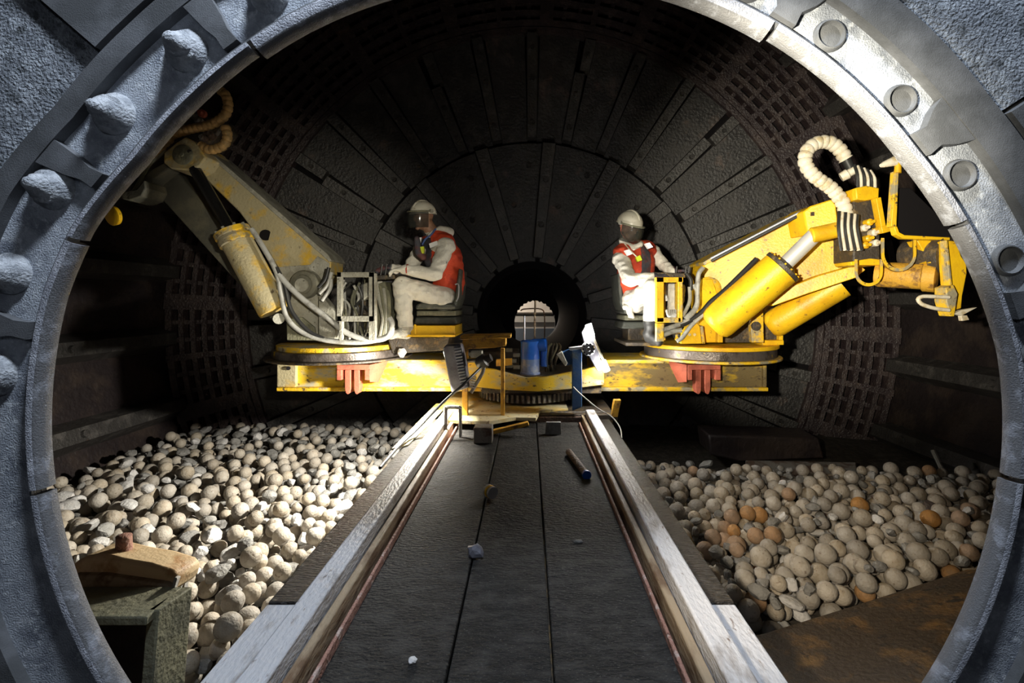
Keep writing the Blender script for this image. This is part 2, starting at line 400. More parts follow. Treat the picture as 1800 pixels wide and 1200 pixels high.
mb = MB(); radial_bar(mb, RB0 + .02, RB0 + .85, .15, .165, 0, .15); stud(mb, 2.6, 0, .035, .14, .18); stud(mb, 3.0, 0, .035, .14, .18)
m_barB2 = mb.mesh('lifter_bar', 'liner_bar')
mb = MB(); radial_bar(mb, RB0 + .90, RB1 - .03, .155, .17, 0, .12); stud(mb, 3.5, 0, .03, .11, .15)
m_barB3 = mb.mesh('lifter_bar', 'liner_bar')
m_plateC = sector(MB(), RC0, RB0 - .03, -pc * .40, pc * .40, 0, .05, 4)
stud(m_plateC, 1.6, .10, .04, .04, .08); stud(m_plateC, 2.1, -.16, .04, .04, .08)
m_plateC = m_plateC.mesh('liner_plate', 'liner_black')
mb = MB(); radial_bar(mb, RC0 + .05, RB0 - .05, .15, .21, 0, .17); stud(mb, 1.3, 0, .04, .16, .2); stud(mb, 1.9, 0, .04, .16, .2)
m_barC = mb.mesh('lifter_bar', 'liner_bar')
m_rim = sector(MB(), RB1 - .01, RB1 + .06, -pa * .5, pa * .5, 0, .10, 4).mesh('rim_bar', 'grate_purple')
def grate_mesh():
    mb = MB()
    r0, r1 = RB1 + .07, RA1
    half = pa * .47
    for a in (-half, 0, half):                       # radial ribs
        wdt = .10 if a else .07
        sector(mb, r0, r1, a - wdt / 2 / 4, a + wdt / 2 / 4, 0, .12, 1)
    for k in range(7):                               # tangential bars leave the slots open
        r = r0 + (r1 - r0 - .07) * k / 6
        sector(mb, r, r + (.07 if k in (0, 6) else .055), -half, half, 0, .10, 4)
    for s in (-1, 1):                                # thinner dividers
        for q in (.33, .67):
            sector(mb, r0, r1, s * half * q - .006, s * half * q + .006, 0, .075, 1)
    return mb.mesh('grate_panel', 'grate_purple')
m_grate = grate_mesh()
rg = random.Random(3)
def shown(r, ang): return AX.z + r * math.sin(ang) > -2.3
for i in range(NB):
    a = pb * (i + .5)
    if shown(RB0, a): place(m_plateB, 'liner_plate', a)
    a = pb * i
    if shown(RB0, a):
        if i % 3 == 1: place(m_barB2, 'lifter_bar', a + .004); place(m_barB3, 'lifter_bar', a - .012)
        else: place(m_barB, 'lifter_bar', a)
for i in range(NC):
    a = pc * (i + .25)
    if shown(RC0, a): place(m_plateC, 'liner_plate', a)
    a = pc * (i + .75)
    if shown(RC0, a): place(m_barC, 'lifter_bar', a)
for i in range(NA):
    a = pa * (i + .35)
    if shown(RB1, a): place(m_grate, 'grate_panel', a); place(m_rim, 'rim_bar', a)
# shell liners: long lifters along the mill
m_shell = MB(); m_shell.add([(RS + .02, 1.8, -.16), (RS + .02, 1.8, .16), (RS - .20, 1.8, .07), (RS - .20, 1.8, -.07)] + [(RS + .02, 6.1, -.16), (RS + .02, 6.1, .16), (RS - .20, 6.1, .07), (RS - .20, 6.1, -.07)],
            [(0, 1, 2, 3), (7, 6, 5, 4), (0, 4, 5, 1), (1, 5, 6, 2), (2, 6, 7, 3), (3, 7, 4, 0)])
for yy in (2.5, 3.6, 4.7, 5.6): m_shell.cyl((RS - .19, yy, 0), (RS - .23, yy, 0), .04, .035, 10)
m_shell = m_shell.mesh('shell_lifter', 'liner_bar')
for i in range(34):
    a = 2 * math.pi * (i + .3) / 34
    if AX.z + RS * math.sin(a) > -2.2: inst(m_shell, 'shell_lifter', wall_side, AX, (0, -a, 0))
# charge bed under the balls
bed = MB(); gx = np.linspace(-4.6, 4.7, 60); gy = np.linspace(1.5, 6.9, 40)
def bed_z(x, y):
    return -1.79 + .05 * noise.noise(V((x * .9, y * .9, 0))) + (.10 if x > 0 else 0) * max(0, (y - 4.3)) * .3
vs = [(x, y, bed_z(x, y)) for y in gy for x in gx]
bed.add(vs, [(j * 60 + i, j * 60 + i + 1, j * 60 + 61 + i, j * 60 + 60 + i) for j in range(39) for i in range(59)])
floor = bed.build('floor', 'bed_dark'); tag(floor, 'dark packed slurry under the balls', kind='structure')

# ------------------------------------------------------------------ near trunnion ring (radii measured at depth 1.2)
YR = 1.2; RC = (P(925, 0, YR).x, P(0, 745, YR).z); SQ = .945
def pr(px): return px * YR / F
ring = empty('trunnion_ring', (RC[0], YR, RC[1] - 1.2), 'huge slurry-coated bolted steel trunnion ring framing the whole view', 'ring')
seams = [188, 158, 126, 92, 58, 24.6, -6.6, -38, -68, -100, -132, -172]
for i in range(len(seams) - 1):
    a1, a0 = seams[i], seams[i + 1]
    d = -9 if (a0 >= 57 and a1 <= 127) else (i % 2) * 3
    mb = MB(); ring_band(mb, [(pr(881), YR), (pr(868 + d), YR - .002), (pr(862 + d), YR + .006), (pr(858 + d), YR + .020), (pr(863 + d), YR + .042), (pr(881), YR + .05)], a0 + .30, a1 - .30, 26, SQ, RC)
    mb.m = [1 if (j < 26 * 6 and j % 6 == 0) else 0 for j in range(len(mb.f))]
    mb.build('lip_segment', ['lip_metal', 'lip_face'], ring, smooth=50)
mb = MB(); ring_band(mb, [(pr(884), YR + .045), (pr(1000), YR + .16), (pr(1030), YR + .16), (pr(960), YR + .045)], 0, 360, 120, SQ, RC); mb.build('liner_tube', 'ring_smooth', ring)
mb = MB(); ring_band(mb, [(pr(882), YR + .03), (pr(1040), YR + .03), (pr(1040), YR + .12), (pr(985), YR + .12)], 0, 360, 140, SQ, RC); flange = mb.build('bolt_flange', 'slurry_plate', ring)
mb = MB(); ring_band(mb, [(pr(882), YR + .04), (pr(883), YR + .006), (pr(889), YR + .010), (pr(895), YR + .04)], 0, 360, 140, SQ, RC); mb.build('joint_bead', 'ring_smooth', ring)
# raised retaining ring in segments; chamfered inner corner shows at the bridges
rib_at = [-52, -30, -8, 13.5, 35.2, 57.5, 92.5, 128, 150.5, 169.5, 190, 211, 233]
for i in range(len(rib_at)):
    a0 = rib_at[i]; a1 = rib_at[(i + 1) % len(rib_at)]
    if a1 < a0: a1 += 360
    r0 = 1006 if 92 < (a0 + a1) / 2 < 270 else 978
    mb = MB(); ring_band(mb, [(pr(r0), YR + .05), (pr(r0 + 3), YR + .004), (pr(1046), YR + .0), (pr(1054), YR + .05)], a0, a1, 20, SQ, RC)
    mb.build('retaining_segment', 'ring_smooth', ring, smooth=50)
for k, a in enumerate([t for t in rib_at if -10 < t < 185]):                       # bridges that cross the bolt face, cut ragged
    lf = 92 < a < 270; r0 = 1008 if lf else 980
    w0, w1 = (1.0, 1.5) if lf else (1.6, 2.9)
    pts = []
    for (rp0, dw) in ((898, w0), (925, w0 * .85), (950, w1 * .8), (r0, w1)):
        pts.append((rp0, dw))
    mb = MB(); vs = []
    def rv(aa, rp0, y):
        t = R(aa); k_ = worn(t) * pr(rp0); return (RC[0] + k_ * math.cos(t), y, RC[1] + k_ * math.sin(t))
    for y in (YR + .006, YR + .045):
        for rp0, dw in pts: vs.append(rv(a - dw, rp0, y))
        for rp0, dw in reversed(pts): vs.append(rv(a + dw, rp0, y))
    n = 8; mb.add(vs, [tuple(range(n)), tuple(range(2 * n - 1, n - 1, -1))] + [(i, i + n, (i + 1) % n + n, (i + 1) % n) for i in range(n)])
    mb.build('bridge_rib', 'ring_smooth', ring, smooth=30)
# rough outer blocks beyond the retaining ring
oa = [0, 14, 33, 50, 68, 86, 104, 124, 139, 157, 176, 195, 215, 240, 300, 335, 360]
for i in range(len(oa) - 1):
    up = i % 2
    mb = MB(); ring_band(mb, [(pr(1052), YR + .07), (pr(1056), YR - (.004 if up else -.020)), (pr(1170), YR - (.008 if up else -.014)), (pr(1600), YR - (.004 if up else -.014)), (pr(1600), YR + .1)], oa[i] + .2, oa[i + 1] - .2, 14, SQ, RC)
    mb.build('outer_block', 'ring_smooth' if up else 'slurry_rough', ring, smooth=30)
def on_ring(a, rpx, y):
    t = R(a); k_ = worn(t) * pr(rpx); return V((RC[0] + k_ * math.cos(t), y, RC[1] + k_ * math.sin(t)))
rb = random.Random(5)
for a, rpx in ((121, 950), (132.5, 952), (143.3, 968), (153.8, 966), (164, 966), (175, 958)):
    c = on_ring(a, rpx, YR + .03); k = rb.uniform(.92, 1.08)
    mb = MB(); mb.lathe(c, (0, -1, 0), [(-.01, .052 * k), (.010, .050 * k), (.016, .041 * k), (.028, .039 * k), (.032, .029 * k), (.050, .025 * k), (.054, .018 * k), (.068, .014 * k), (.071, .007 * k)], 18)
    mb.v = [tuple(V(p) + .0035 * noise.noise_vector(V(p) * 40)) for p in mb.v]
    mb.build('bolt', 'bolt_grout', flange, smooth=60)
for a in (63, 51.8, 40.6, 29.6, 18.5, 7.5, 74):
    c = on_ring(a, 930, YR + .03)
    mb = MB(); mb.lathe(c, (0, -1, 0), [(-.01, .042), (.004, .041), (.013, .037), (.014, .034), (.006, .031), (.002, .029)], 24)
    mb.build('bolt_socket', 'ring_smooth', flange, smooth=45)

# ------------------------------------------------------------------ the track that carries the machine into the mill
TX = -.075; Y0, Y1 = .72, 4.02
track = empty('machine_track', (TX, 2.4, -1.2), 'black decked machine track with steel side rails running into the mill', 'track')
def strip(name, m, x0, x1, z0, z1, y0=Y0, y1=Y1, bevel=.004):
    return MB().span(x0, x1, y0, y1, z0, z1).build(name, m, track, bevel=bevel)
strip('deck_plate', 'deck_black', -.553, -.222, -1.03, -1.000)
strip('deck_plate', 'deck_black', -.216, .062, -1.03, -1.006)
strip('deck_plate', 'deck_black', .069, .405, -1.03, -.998)
strip('under_frame', 'machine_dark', -.80, .66, -1.20, -1.06)
for s in (-1, 1):
    def sx(a, b): return (TX + s * a, TX + s * b) if s > 0 else (TX - b, TX - a)
    x0, x1 = sx(.548, .622); strip('rail', 'rail_steel', x0, x1, -1.06, -.900, bevel=.008)
    x0, x1 = sx(.512, .540); strip('guide_strip', 'rust_tan', x0, x1, -1.06, -.945, bevel=.006)
    x0, x1 = sx(.490, .512); strip('channel_floor', 'rust_brown', x0, x1, -1.06, -1.02)
    x0, x1 = sx(.480, .492); strip('side_bar', 'rust_pink', x0, x1, -1.06, -.975, y1=3.9)
    x0, x1 = sx(.622, .76 if s < 0 else .735); strip('shaded_plank', 'timber_shaded', x0, x1, -1.02, -.965, y0=1.55, y1=3.95)  # dark tone from here on paints the shadow of the ring
    x0, x1 = sx(.622, .76 if s < 0 else .735); strip('lit_flange', 'rail_steel', x0, x1, -1.02, -.968, y1=1.545)  # bright near end paints the light in front of that shadow
x0, x1 = TX - .505, TX - .47; MB().tube([P(783, 775, 3.55), P(784, 720, 3.6), P(788, 716, 3.6), P(806, 716, 3.6), P(809, 720, 3.6), P(809, 775, 3.55)], .013, 8, 3).build('handle', 'rust_grey', track)

# end platform under the slewing gear
plat = empty('end_platform', (TX, 4.4, -1.1), 'pale worn steel platform plate at the end of the track', 'platform')
pl = MB(); pl.prism([(-.66, 3.78, -.925), (-.30, 3.72, -.925), (-.10, 3.86, -.925), (.06, 3.84, -.925), (.10, 4.10, -.925), (.34, 4.16, -.925), (.34, 5.2, -.925), (-.76, 5.2, -.925), (-.76, 4.3, -.925)], (0, 0, -.03))
pl.build('top_plate', 'yellow_pale', plat, bevel=.004)
MB().prism([(-.885, 3.12, -.952), (-.80, 3.22, -.952), (-.74, 4.5, -.952), (-.86, 4.5, -.952)], (0, 0, -.012)).build('lit_strip', 'yellow_pale', plat, bevel=.002)  # pale strip stands in for flood light on the plank edge
MB().span(-.66, .72, 4.12, 5.2, -1.12, -.94).build('box', 'machine_dark', plat, bevel=.01)
MB().span(.05, .74, 4.02, 4.10, -.99, -.945).build('cross_bar', 'machine_dark', plat, bevel=.004)
MB().prism(polyP([(1080, 703), (1092, 703), (1086, 733), (1075, 733)], 4.0), (0, .06, 0)).build('end_lug', 'orange_rusty', plat, bevel=.003)
MB().span(.02, .50, 3.98, 4.05, -1.12, -.955).build('end_stop', 'rust_brown', plat, bevel=.004)

# slewing gear ring with teeth
gear = empty('slewing_gear', (.02, 4.75, -.9), 'toothed slewing gear ring under the yellow crossbeam', 'gear')
g = MB(); gc = (.0, 4.72)
g.cyl((gc[0], gc[1], -.905), (gc[0], gc[1], -.82), .455, None, 72); gd = g.build('gear_drum', 'machine_dark', gear)
tm = MB().box((0, 0, 0), (.05, .022, .07)).mesh('gear_tooth', 'rust_grey')
for i in range(64):
    a = 2 * math.pi * i / 64
    if math.sin(a) < .2: inst(tm, 'gear_tooth', gd, (gc[0] + .468 * math.cos(a), gc[1] + .468 * math.sin(a), -.862), (0, 0, a))

# ------------------------------------------------------------------ crossbeam
YB = 4.4
beam = empty('crossbeam', (0, 4.65, -.83), 'long worn yellow crossbeam carrying both manipulators', 'beam')
xl, xr = P(487, 0, YB).x, P(1350, 0, YB).x; zt, zb = -.535, -.822
for x0, x1 in ((xl, -.40), (.60, xr)):
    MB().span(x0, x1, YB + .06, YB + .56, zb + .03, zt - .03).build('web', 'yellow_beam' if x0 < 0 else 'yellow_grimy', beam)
    MB().span(x0 - .008, x1 + .005, YB, YB + .62, zt - .032, zt).build('top_flange', 'yellow_beam', beam, bevel=.006)
    MB().span(x0 - .008, x1 + .005, YB, YB + .62, zb, zb + .035).build('bottom_flange', 'yellow_worn', beam, bevel=.006)
MB().span(xl - .012, xl + .16, YB + .02, YB + .60, zb + .036, zt - .033).build('end_cap', 'yellow_dusty', beam, bevel=.006)
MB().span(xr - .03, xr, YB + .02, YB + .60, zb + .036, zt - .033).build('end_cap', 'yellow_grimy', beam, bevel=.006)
MB().span(-.40, .60, 4.42, 5.0, -.81, -.66).build('centre_box', 'machine_dark', beam)
MB().span(P(845, 0, 4.1).x, P(1060, 0, 4.1).x, 4.20, 4.42, -.80, -.645).build('nose_core', 'machine_dark', beam)
no = MB(); no.prism(polyP([(838, 646), (870, 649), (925, 664), (960, 662), (1062, 642), (1062, 676), (1000, 684), (945, 688), (880, 685), (838, 680)], 4.16), (0, .05, 0)); no.build('nose_plate', 'yellow_beam', beam, bevel=.006)
MB().cyl(P(507, 647, YB + .02), P(507, 647, YB + .0), .018, None, 12).build('bolt_hole', 'recess_black', beam)
def red_bracket(px, side):
    br = empty('mounting_bracket', P(px, 690, 4.3), 'red bracket with twin hanging lugs under the %s turntable' % side, 'bracket')
    Y = 4.26; s = 1 if side == 'left' else -1
    MB().prism(polyP([(px - 28, 641), (px + 30, 641), (px + 30, 650), (px - 28, 650)], Y), (0, .16, 0)).build('top_bar', 'rust_red', br, bevel=.004)
    MB().prism(polyP([(px - 28, 650), (px - 20, 650), (px - 20, 668), (px - 28, 668)], Y), (0, .15, 0)).build('side_cheek', 'rust_red', br, bevel=.003)
    MB().prism(polyP([(px + 21, 650), (px + 30, 650), (px + 30, 668), (px + 21, 668)], Y), (0, .15, 0)).build('side_cheek', 'rust_red', br, bevel=.003)
    e = s * 1
    MB().prism([P(px + e * 30, 641, Y), P(px + e * 30, 671, Y), P(px + e * 44, 672, Y + .13), P(px + e * 62, 634, Y + .13), P(px + e * 45, 638, Y + .05)], (0, .03, 0)).build('gusset', 'rust_red', br)
    for dx in (-9, 7):
        lug = [(px + dx - 5, 650)] + [(px + dx + 5.5 * math.cos(R(t)) , 682 + 10 * math.sin(R(t))) for t in range(180, -1, -20)] + [(px + dx + 5, 650)]
        lug = [(px + dx - 5, 650), (px + dx - 5, 684), (px + dx - 3, 691), (px + dx, 693), (px + dx + 3, 691), (px + dx + 5, 684), (px + dx + 5, 650)]
        MB().prism(polyP(lug, Y + .03), (0, .09, 0)).build('lug', 'rust_red', br, bevel=.004)
red_bracket(620, 'left'); red_bracket(1237, 'right')

# pump drum in the middle of the crossbeam
drum = empty('blue_drum', P(932, 655, 4.29), 'blue cylindrical drum with side motor standing on the beam centre', 'drum')
c = P(932, 655, 4.29); c.z = -.645; r = S(16.5, 4.29)
MB().lathe(c, (0, 0, 1), [(0, r * 1.06), (.015, r * 1.06), (.02, r), (.13, r), (.135, r * 1.02)], 28).build('lower_body', 'blue_dusty', drum)
MB().lathe(c + V((0, 0, .135)), (0, 0, 1), [(0, r * 1.02), (.04, r), (.14, r), (.145, r * 1.03), (.155, r * 1.03), (.165, r * .8), (.168, r * .3)], 28).build('upper_body', 'blue_paint', drum)
mc = P(950, 604, 4.29); MB().lathe(mc + V((-.08, 0, -.01)), (1, 0, 0), [(0, .04), (.01, .055), (.09, .055), (.10, .062), (.13, .06), (.14, .03)], 20).build('motor', 'blue_paint', drum)
MB().cyl(mc + V((.03, 0, -.04)), mc + V((.03, 0, -.2)), .03, None, 14).build('motor_pipe', 'blue_paint', drum)
for px in (922, 940):
    MB().cyl(P(px, 603, 4.29), P(px, 555, 4.29), .008, None, 8).build('pipe', 'alu' if px == 922 else 'rust_tan', drum)
MB().tube([P(915, 546, 4.5), P(922, 543, 4.5), P(950, 543, 4.5), P(957, 555, 4.5), P(957, 600, 4.5)], .006, 8).build('pipe_loop', 'rust_brown', drum)
MB().cyl(P(941, 528, 4.5), P(940, 560, 4.5), .009, None, 8).build('pipe', 'rust_tan', drum)
# hose cluster beside the drum
hc = empty('hose_cluster', P(965, 650, 4.55), 'tangle of dull hydraulic hoses right of the blue drum', 'hoses')
for k in range(5):
    x = 960 + k * 4
    MB().tube([P(x, 655, 4.5 + .02 * k), P(x + random.uniform(-4, 4), 635, 4.48), P(x - 3 + 3 * k, 612, 4.55), P(x + 6, 604, 4.6)], .012, 8).build('hose', 'dust_green' if k % 2 else 'machine_dark', hc)
vb = empty('valve_bank', P(870, 640, 4.6), 'dark valve block with pale fittings behind the yellow stand', 'valve block')
MB().prism(polyP([(845, 618), (912, 616), (912, 650), (845, 650)], 4.75), (0, .25, 0)).build('body', 'machine_dark', vb, bevel=.01)
for k, (x, y) in enumerate(((826, 622), (838, 620), (895, 615), (908, 624), (902, 634), (896, 643), (908, 645))):
    MB().box(P(x, y, 4.70), (S(12, 4.7), .06, S(6, 4.7))).build('fitting', 'dust_grey', vb, bevel=.006)

# ------------------------------------------------------------------ yellow stand, flood lamp, right work lamp
st = empty('equipment_stand', P(850, 745, 3.93), 'rusty yellow two-legged stand with a boxed top at the track end', 'stand')
YS = 3.9
MB().prism(polyP([(809, 590), (898, 588), (898, 594), (809, 597)], YS), (0, .22, 0)).build('top_plate', 'orange_rusty', st, bevel=.004)
MB().prism(polyP([(813, 596), (889, 594), (889, 608), (870, 611), (813, 614)], YS + .01), (0, .20, 0)).build('top_box', 'orange_rusty', st, bevel=.004)
for x0, x1, y1 in ((812, 822, 752), (880, 887, 738)):
    MB().prism(polyP([(x0, 612), (x1, 612), (x1, y1), (x0, y1)], YS + .01), (0, .05, 0)).build('leg', 'orange_rusty', st, bevel=.004)
    MB().prism(polyP([(x0, 612), (x1 - 2, 612), (x1 - 2, y1 - 12), (x0, y1 - 12)], YS + .19), (0, .04, 0)).build('leg', 'orange_rusty', st, bevel=.004)
MB().prism(polyP([(812, 746), (850, 748), (850, 755), (806, 753)], YS), (0, .2, 0)).build('foot_plate', 'rust_grey', st, bevel=.004)
MB().prism(polyP([(872, 632), (900, 630), (900, 642), (872, 644)], YS + .26), (0, .05, 0)).build('shelf_bracket', 'orange_rusty', st, bevel=.004)

fl = empty('flood_lamp', P(815, 690, 3.95), 'grey finned flood lamp hanging behind the yellow stand leg', 'lamp')
YL = 3.80
hd = [P(778, 612, YL), P(784, 606, YL), P(808, 604, YL), P(812, 606, YL), P(826, 680, YL), P(796, 692, YL), P(793, 688, YL)]
housing = MB().prism(hd, (0, .10, 0)).build('housing', 'lamp_grey', fl, bevel=.012)
ax = (P(793, 688, YL) - P(780, 612, YL))
for k in range(13):
    p = P(804 + k * .95, 612 + k * 5.2, YL - .012); MB().box(p, (.05, .03, .010), Euler((0, R(-10), 0))).build('fin', 'alu', housing)
MB().tube([P(822, 634, YL), P(846, 634, YL - .02), P(850, 640, YL), P(848, 655, YL), P(828, 690, YL)], .014, 8).build('bracket', 'rust_grey', fl)
MB().lathe(P(838, 640, YL), P(862, 628, YL - .02) - P(838, 640, YL), [(0, .03), (.02, .05), (.08, .055), (.09, .035), (.13, .03)], 16).build('gland', 'cable_black', fl)
MB().box(P(838, 622, YL + .02), (.09, .08, .05)).build('junction_box', 'dust_grey', fl, bevel=.006)
for k in range(5):
    MB().box(P(833 - k * .6, 662 + k * 4.5, YL + .0), (.035, .03, .009), Euler((0, R(15), 0))).build('fin', 'alu', housing)
light('flood_lamp_light', 'AREA', P(770, 652, 3.74), 98, (1.0, .94, .82), .12, P(770, 652, 3.74) + V((-.72, -.10, -.66)))
MB().prism([P(779, 618, YL + .11), P(812, 610, YL + .11), P(822, 676, YL + .11), P(796, 684, YL + .11)], (0, .006, 0)).build('glass', 'flood_glass', housing)

wl = empty('work_lamp', P(1015, 715, 4.0), 'twin-tube white work lamp on a dark blue post', 'lamp')
YW = 3.98
MB().prism(polyP([(1006, 612), (1023, 612), (1023, 715), (1006, 722)], YW), (0, .06, 0)).build('post', 'blue_worn', wl, bevel=.004)
MB().prism(polyP([(978, 624), (1006, 612), (1012, 622), (1008, 640), (994, 643)], YW + .02), (0, .08, 0)).build('bracket_plate', 'blue_worn', wl, bevel=.006)
MB().prism(polyP([(978, 623), (988, 617), (998, 638), (994, 644)], YW - .0), (0, .03, 0)).build('clamp', 'dust_grey', wl, bevel=.006)
MB().prism(polyP([(1000, 611), (1024, 608), (1024, 613), (1002, 616)], YW - .01), (0, .05, 0)).build('arm', 'alu', wl, bevel=.003)
hub = P(1034, 613, YW - .02)
hubo = MB().lathe(hub + V((0, .04, 0)), (0, -1, 0), [(0, .055), (.05, .055), (.06, .045), (.062, .02), (.07, .015)], 24).build('hub', 'alu', wl)
for k in range(10):
    a = 2 * math.pi * k / 10; MB().box(hub + V((.045 * math.cos(a), -.022, .045 * math.sin(a))), (.012, .012, .012), Euler((0, -a, 0))).build('hub_bolt', 'cable_black', hubo)
refl = MB().prism(polyP([(1022, 584), (1030, 572), (1040, 572), (1046, 590), (1055, 630), (1058, 650), (1050, 652), (1040, 634), (1028, 610)], YW + .02), (0, .05, 0)).build('reflector', 'lamp_grey', wl, bevel=.005)
MB().cyl(P(1036, 578, YW), P(1068, 650, YW), .010, None, 10).build('tube_bar', 'hose_cream', wl)
MB().cyl(P(1034, 570, YW), P(1040, 588, YW), .026, .022, 14).build('bulb', 'lamp_glow', refl)
MB().cyl(P(1060, 634, YW), P(1067, 652, YW), .022, .026, 14).build('bulb', 'lamp_glow', refl)
light('work_lamp_light', 'AREA', P(1047, 577, 3.96), 6, (1.0, .95, .85), .06, P(1047, 577, 3.96) + V((.85, -.02, .25)))
light('work_lamp_light', 'AREA', P(1077, 645, 3.96), 3, (1.0, .95, .85), .06, P(1077, 645, 3.96) + V((.85, -.02, .25)))
tag(MB().tube([P(1008, 680, 3.95), P(1020, 692, 3.9), P(1050, 717, 3.9), P(1076, 733, 3.9), P(1090, 752, 3.75), P(1093, 770, 3.5)], .005, 6).build('lamp_wire', 'hose_grey'), 'thin pale wire sagging from the blue lamp post', 'wire')
tag(MB().tube([P(846, 645, 3.77), P(815, 675, 3.6), P(780, 706, 3.6), P(735, 752, 3.42), P(700, 785, 3.10), P(668, 822, 2.75)], .010, 8).build('power_cable', 'cable_black'), 'black power cable slanting from the flood lamp to the left rail', 'cable')

# ------------------------------------------------------------------ loose things on the track
def deckP(px, py, z=-1.0):
    Y = -z * F / (py - VY); return V(((px - VX) / F * Y, Y, z))
tag(MB().box(deckP(850, 775) + V((0, 0, .055)), (.13, .12, .11)).build('steel_block', 'rust_grey', bevel=.006), 'grey square steel block by the stand foot', 'block')
tag(MB().prism(polyP([(865, 757), (928, 742), (930, 748), (866, 764)], 3.6), (0, .05, 0)).build('yellow_bar', 'orange_rusty', bevel=.003), 'short yellow painted bar beside the stand foot', 'bar')
mt = MB().prism(polyP([(960, 742), (986, 742), (987, 772), (958, 772)], 3.62), (0, .03, 0)).build('tread_plate', 'cast_grey', bevel=.004); tag(mt, 'small pale patterned plate leaning at the track end', 'plate')
p = deckP(861, 874); q = MB(); q.cyl(p + V((-.012, .02, .03)), p + V((.018, -.02, .03)), .03, None, 20); tq = q.build('tape_roll', 'alu'); tag(tq, 'small shiny roll with a yellow band on the deck', 'roll')
MB().cyl(p + V((-.002, .006, .03)), p + V((.008, -.008, .03)), .0315, None, 20).build('band', 'yellow_clean', tq)
tb = empty('capped_pipe', deckP(1015, 815), 'rusty pipe offcut with a blue cap lying on the deck', 'pipe')
a, bb = deckP(1000, 800) + V((0, 0, .022)), deckP(1030, 840) + V((0, 0, .022))
MB().cyl(a, bb, .022, None, 14).build('tube', 'rust_brown', tb); MB().cyl(bb, bb + (bb - a).normalized() * .02, .026, None, 16).build('cap', 'blue_paint', tb)
def lump(name, c, rad, m, seed, label, cat, sx=(1, 1, .6)):
    rr = random.Random(seed); bm = bmesh.new(); bmesh.ops.create_icosphere(bm, subdivisions=2, radius=1)
    for v in bm.verts:
        k = 1 + .35 * noise.noise(v.co * 1.3 + V((seed, 0, 0))); v.co = V((v.co.x * sx[0], v.co.y * sx[1], v.co.z * sx[2])) * rad * k
    me = bpy.data.meshes.new(name); bm.to_mesh(me); bm.free(); me.materials.append(MATS[m]); o = bpy.data.objects.new(name, me); COL.objects.link(o); o.location = V(c) + V((0, 0, rad * sx[2] * .75)); return tag(o, label, cat)
lump('metal_scrap', deckP(836, 978), .034, 'lamp_grey', 3, 'crumpled grey scrap of metal on the middle of the deck', 'scrap', (1, .7, .8))
lump('pebble', deckP(1143, 995, -1.03), .014, 'stone_pale', 5, 'tiny pale pebble in the right rail channel', 'pebble', (.7, 1.2, .8))
lump('pebble', deckP(725, 1163), .012, 'stone_pale', 6, 'tiny pale pebble near the bottom of the deck', 'pebble')
lump('pebble', deckP(1016, 953), .012, 'stone_grey', 8, 'tiny flat grey pebble right of the deck seam', 'pebble', (1.6, .8, .5))
lump('beam_ball', P(706, 620, 4.36) - V((0, 0, .03)), .043, 'stone_pale', 12, 'pale round stone lodged on the beam beside the left turntable', 'stone', (1, 1, 1))

# ------------------------------------------------------------------ left manipulator
def disc(name, m, parent, c, r0, z0, z1, r1=None, bevel=.006, n=64):
    return MB().cyl((c[0], c[1], z0), (c[0], c[1], z1), r0, r1, n).build(name, m, parent, bevel=bevel)
def plateP(name, m, parent, pts, Y, th, bevel=.005, slope=0.0, x0=0.0):
    return MB().prism(polyP(pts, Y, slope, x0), (0, th, 0)).build(name, m, parent, bevel=bevel)
def arc(cx, cy, r, a0, a1, n=10): return [(cx + r * math.cos(R(a0 + (a1 - a0) * i / n)), cy - r * math.sin(R(a0 + (a1 - a0) * i / n))) for i in range(n + 1)]
LM = empty('liner_manipulator', (-1.78, 4.65, -.53), 'dusty yellow boom manipulator on the left turntable reaching up left', 'machine', 'boom manipulators')
C = (-1.80, 4.66)
disc('base_flange', 'machine_dark', LM, C, .665, -.535, -.515)
disc('slew_ring', 'ring_steel', LM, C, .60, -.515, -.445)
disc('turntable', 'yellow_worn', LM, C, .565, -.445, -.400)
sp = [(505, 598), (503, 570), (506, 545), (512, 520)] + arc(537, 498, 24, 190, 10) + [(572, 530), (592, 560), (592, 598)]
plateP('side_bracket', 'dust_grey', LM, sp, 4.24, .05); plateP('side_bracket', 'dust_grey', LM, sp, 4.62, .05)
plateP('gusset', 'dust_grey', LM, [(560, 598), (560, 520), (568, 522), (588, 548), (588, 598)], 4.16, .10)
plateP('gusset', 'dust_green', LM, [(504, 598), (504, 560), (530, 557), (552, 575), (556, 598)], 4.14, .03)
pv = P(534, 500, 4.2)
pp = MB().lathe(pv + V((0, .1, 0)), (0, -1, 0), [(0, .125), (.10, .125), (.115, .115), (.12, .085), (.135, .08), (.14, .02), (.15, .02)], 28).build('pivot_pin', 'dark_link', LM)
MB().lathe(pv + V((.006, -.05, -.006)), (0, -1, 0), [(0, .06), (.01, .058), (.014, .03)], 24).build('pin_cap', 'dust_grey', pp)
boom = [(352, 262), (366, 268), (470, 358), (574, 449), (581, 460), (580, 482), (560, 505), (528, 520), (506, 500), (470, 440), (420, 372), (338, 292)]
plateP('boom', 'yellow_dusty', LM, boom, 4.30, .30, .012)
MB().prism([P(x, y, 4.285) for x, y in ((352, 258), (366, 264), (576, 447), (583, 458), (578, 460), (570, 452), (362, 270), (350, 264))], (0, .33, 0)).build('top_flange', 'dust_grey', LM, bevel=.004)
plateP('doubler_plate', 'dust_grey', LM, [(478, 470), (545, 465), (558, 450), (578, 462), (577, 482), (560, 503), (530, 516), (500, 500)], 4.285, .02, .003)
MB().cyl(P(467, 413, 4.31), P(467, 413, 4.285), S(9.5, 4.3), None, 20).build('pin_hole', 'recess_black', LM)
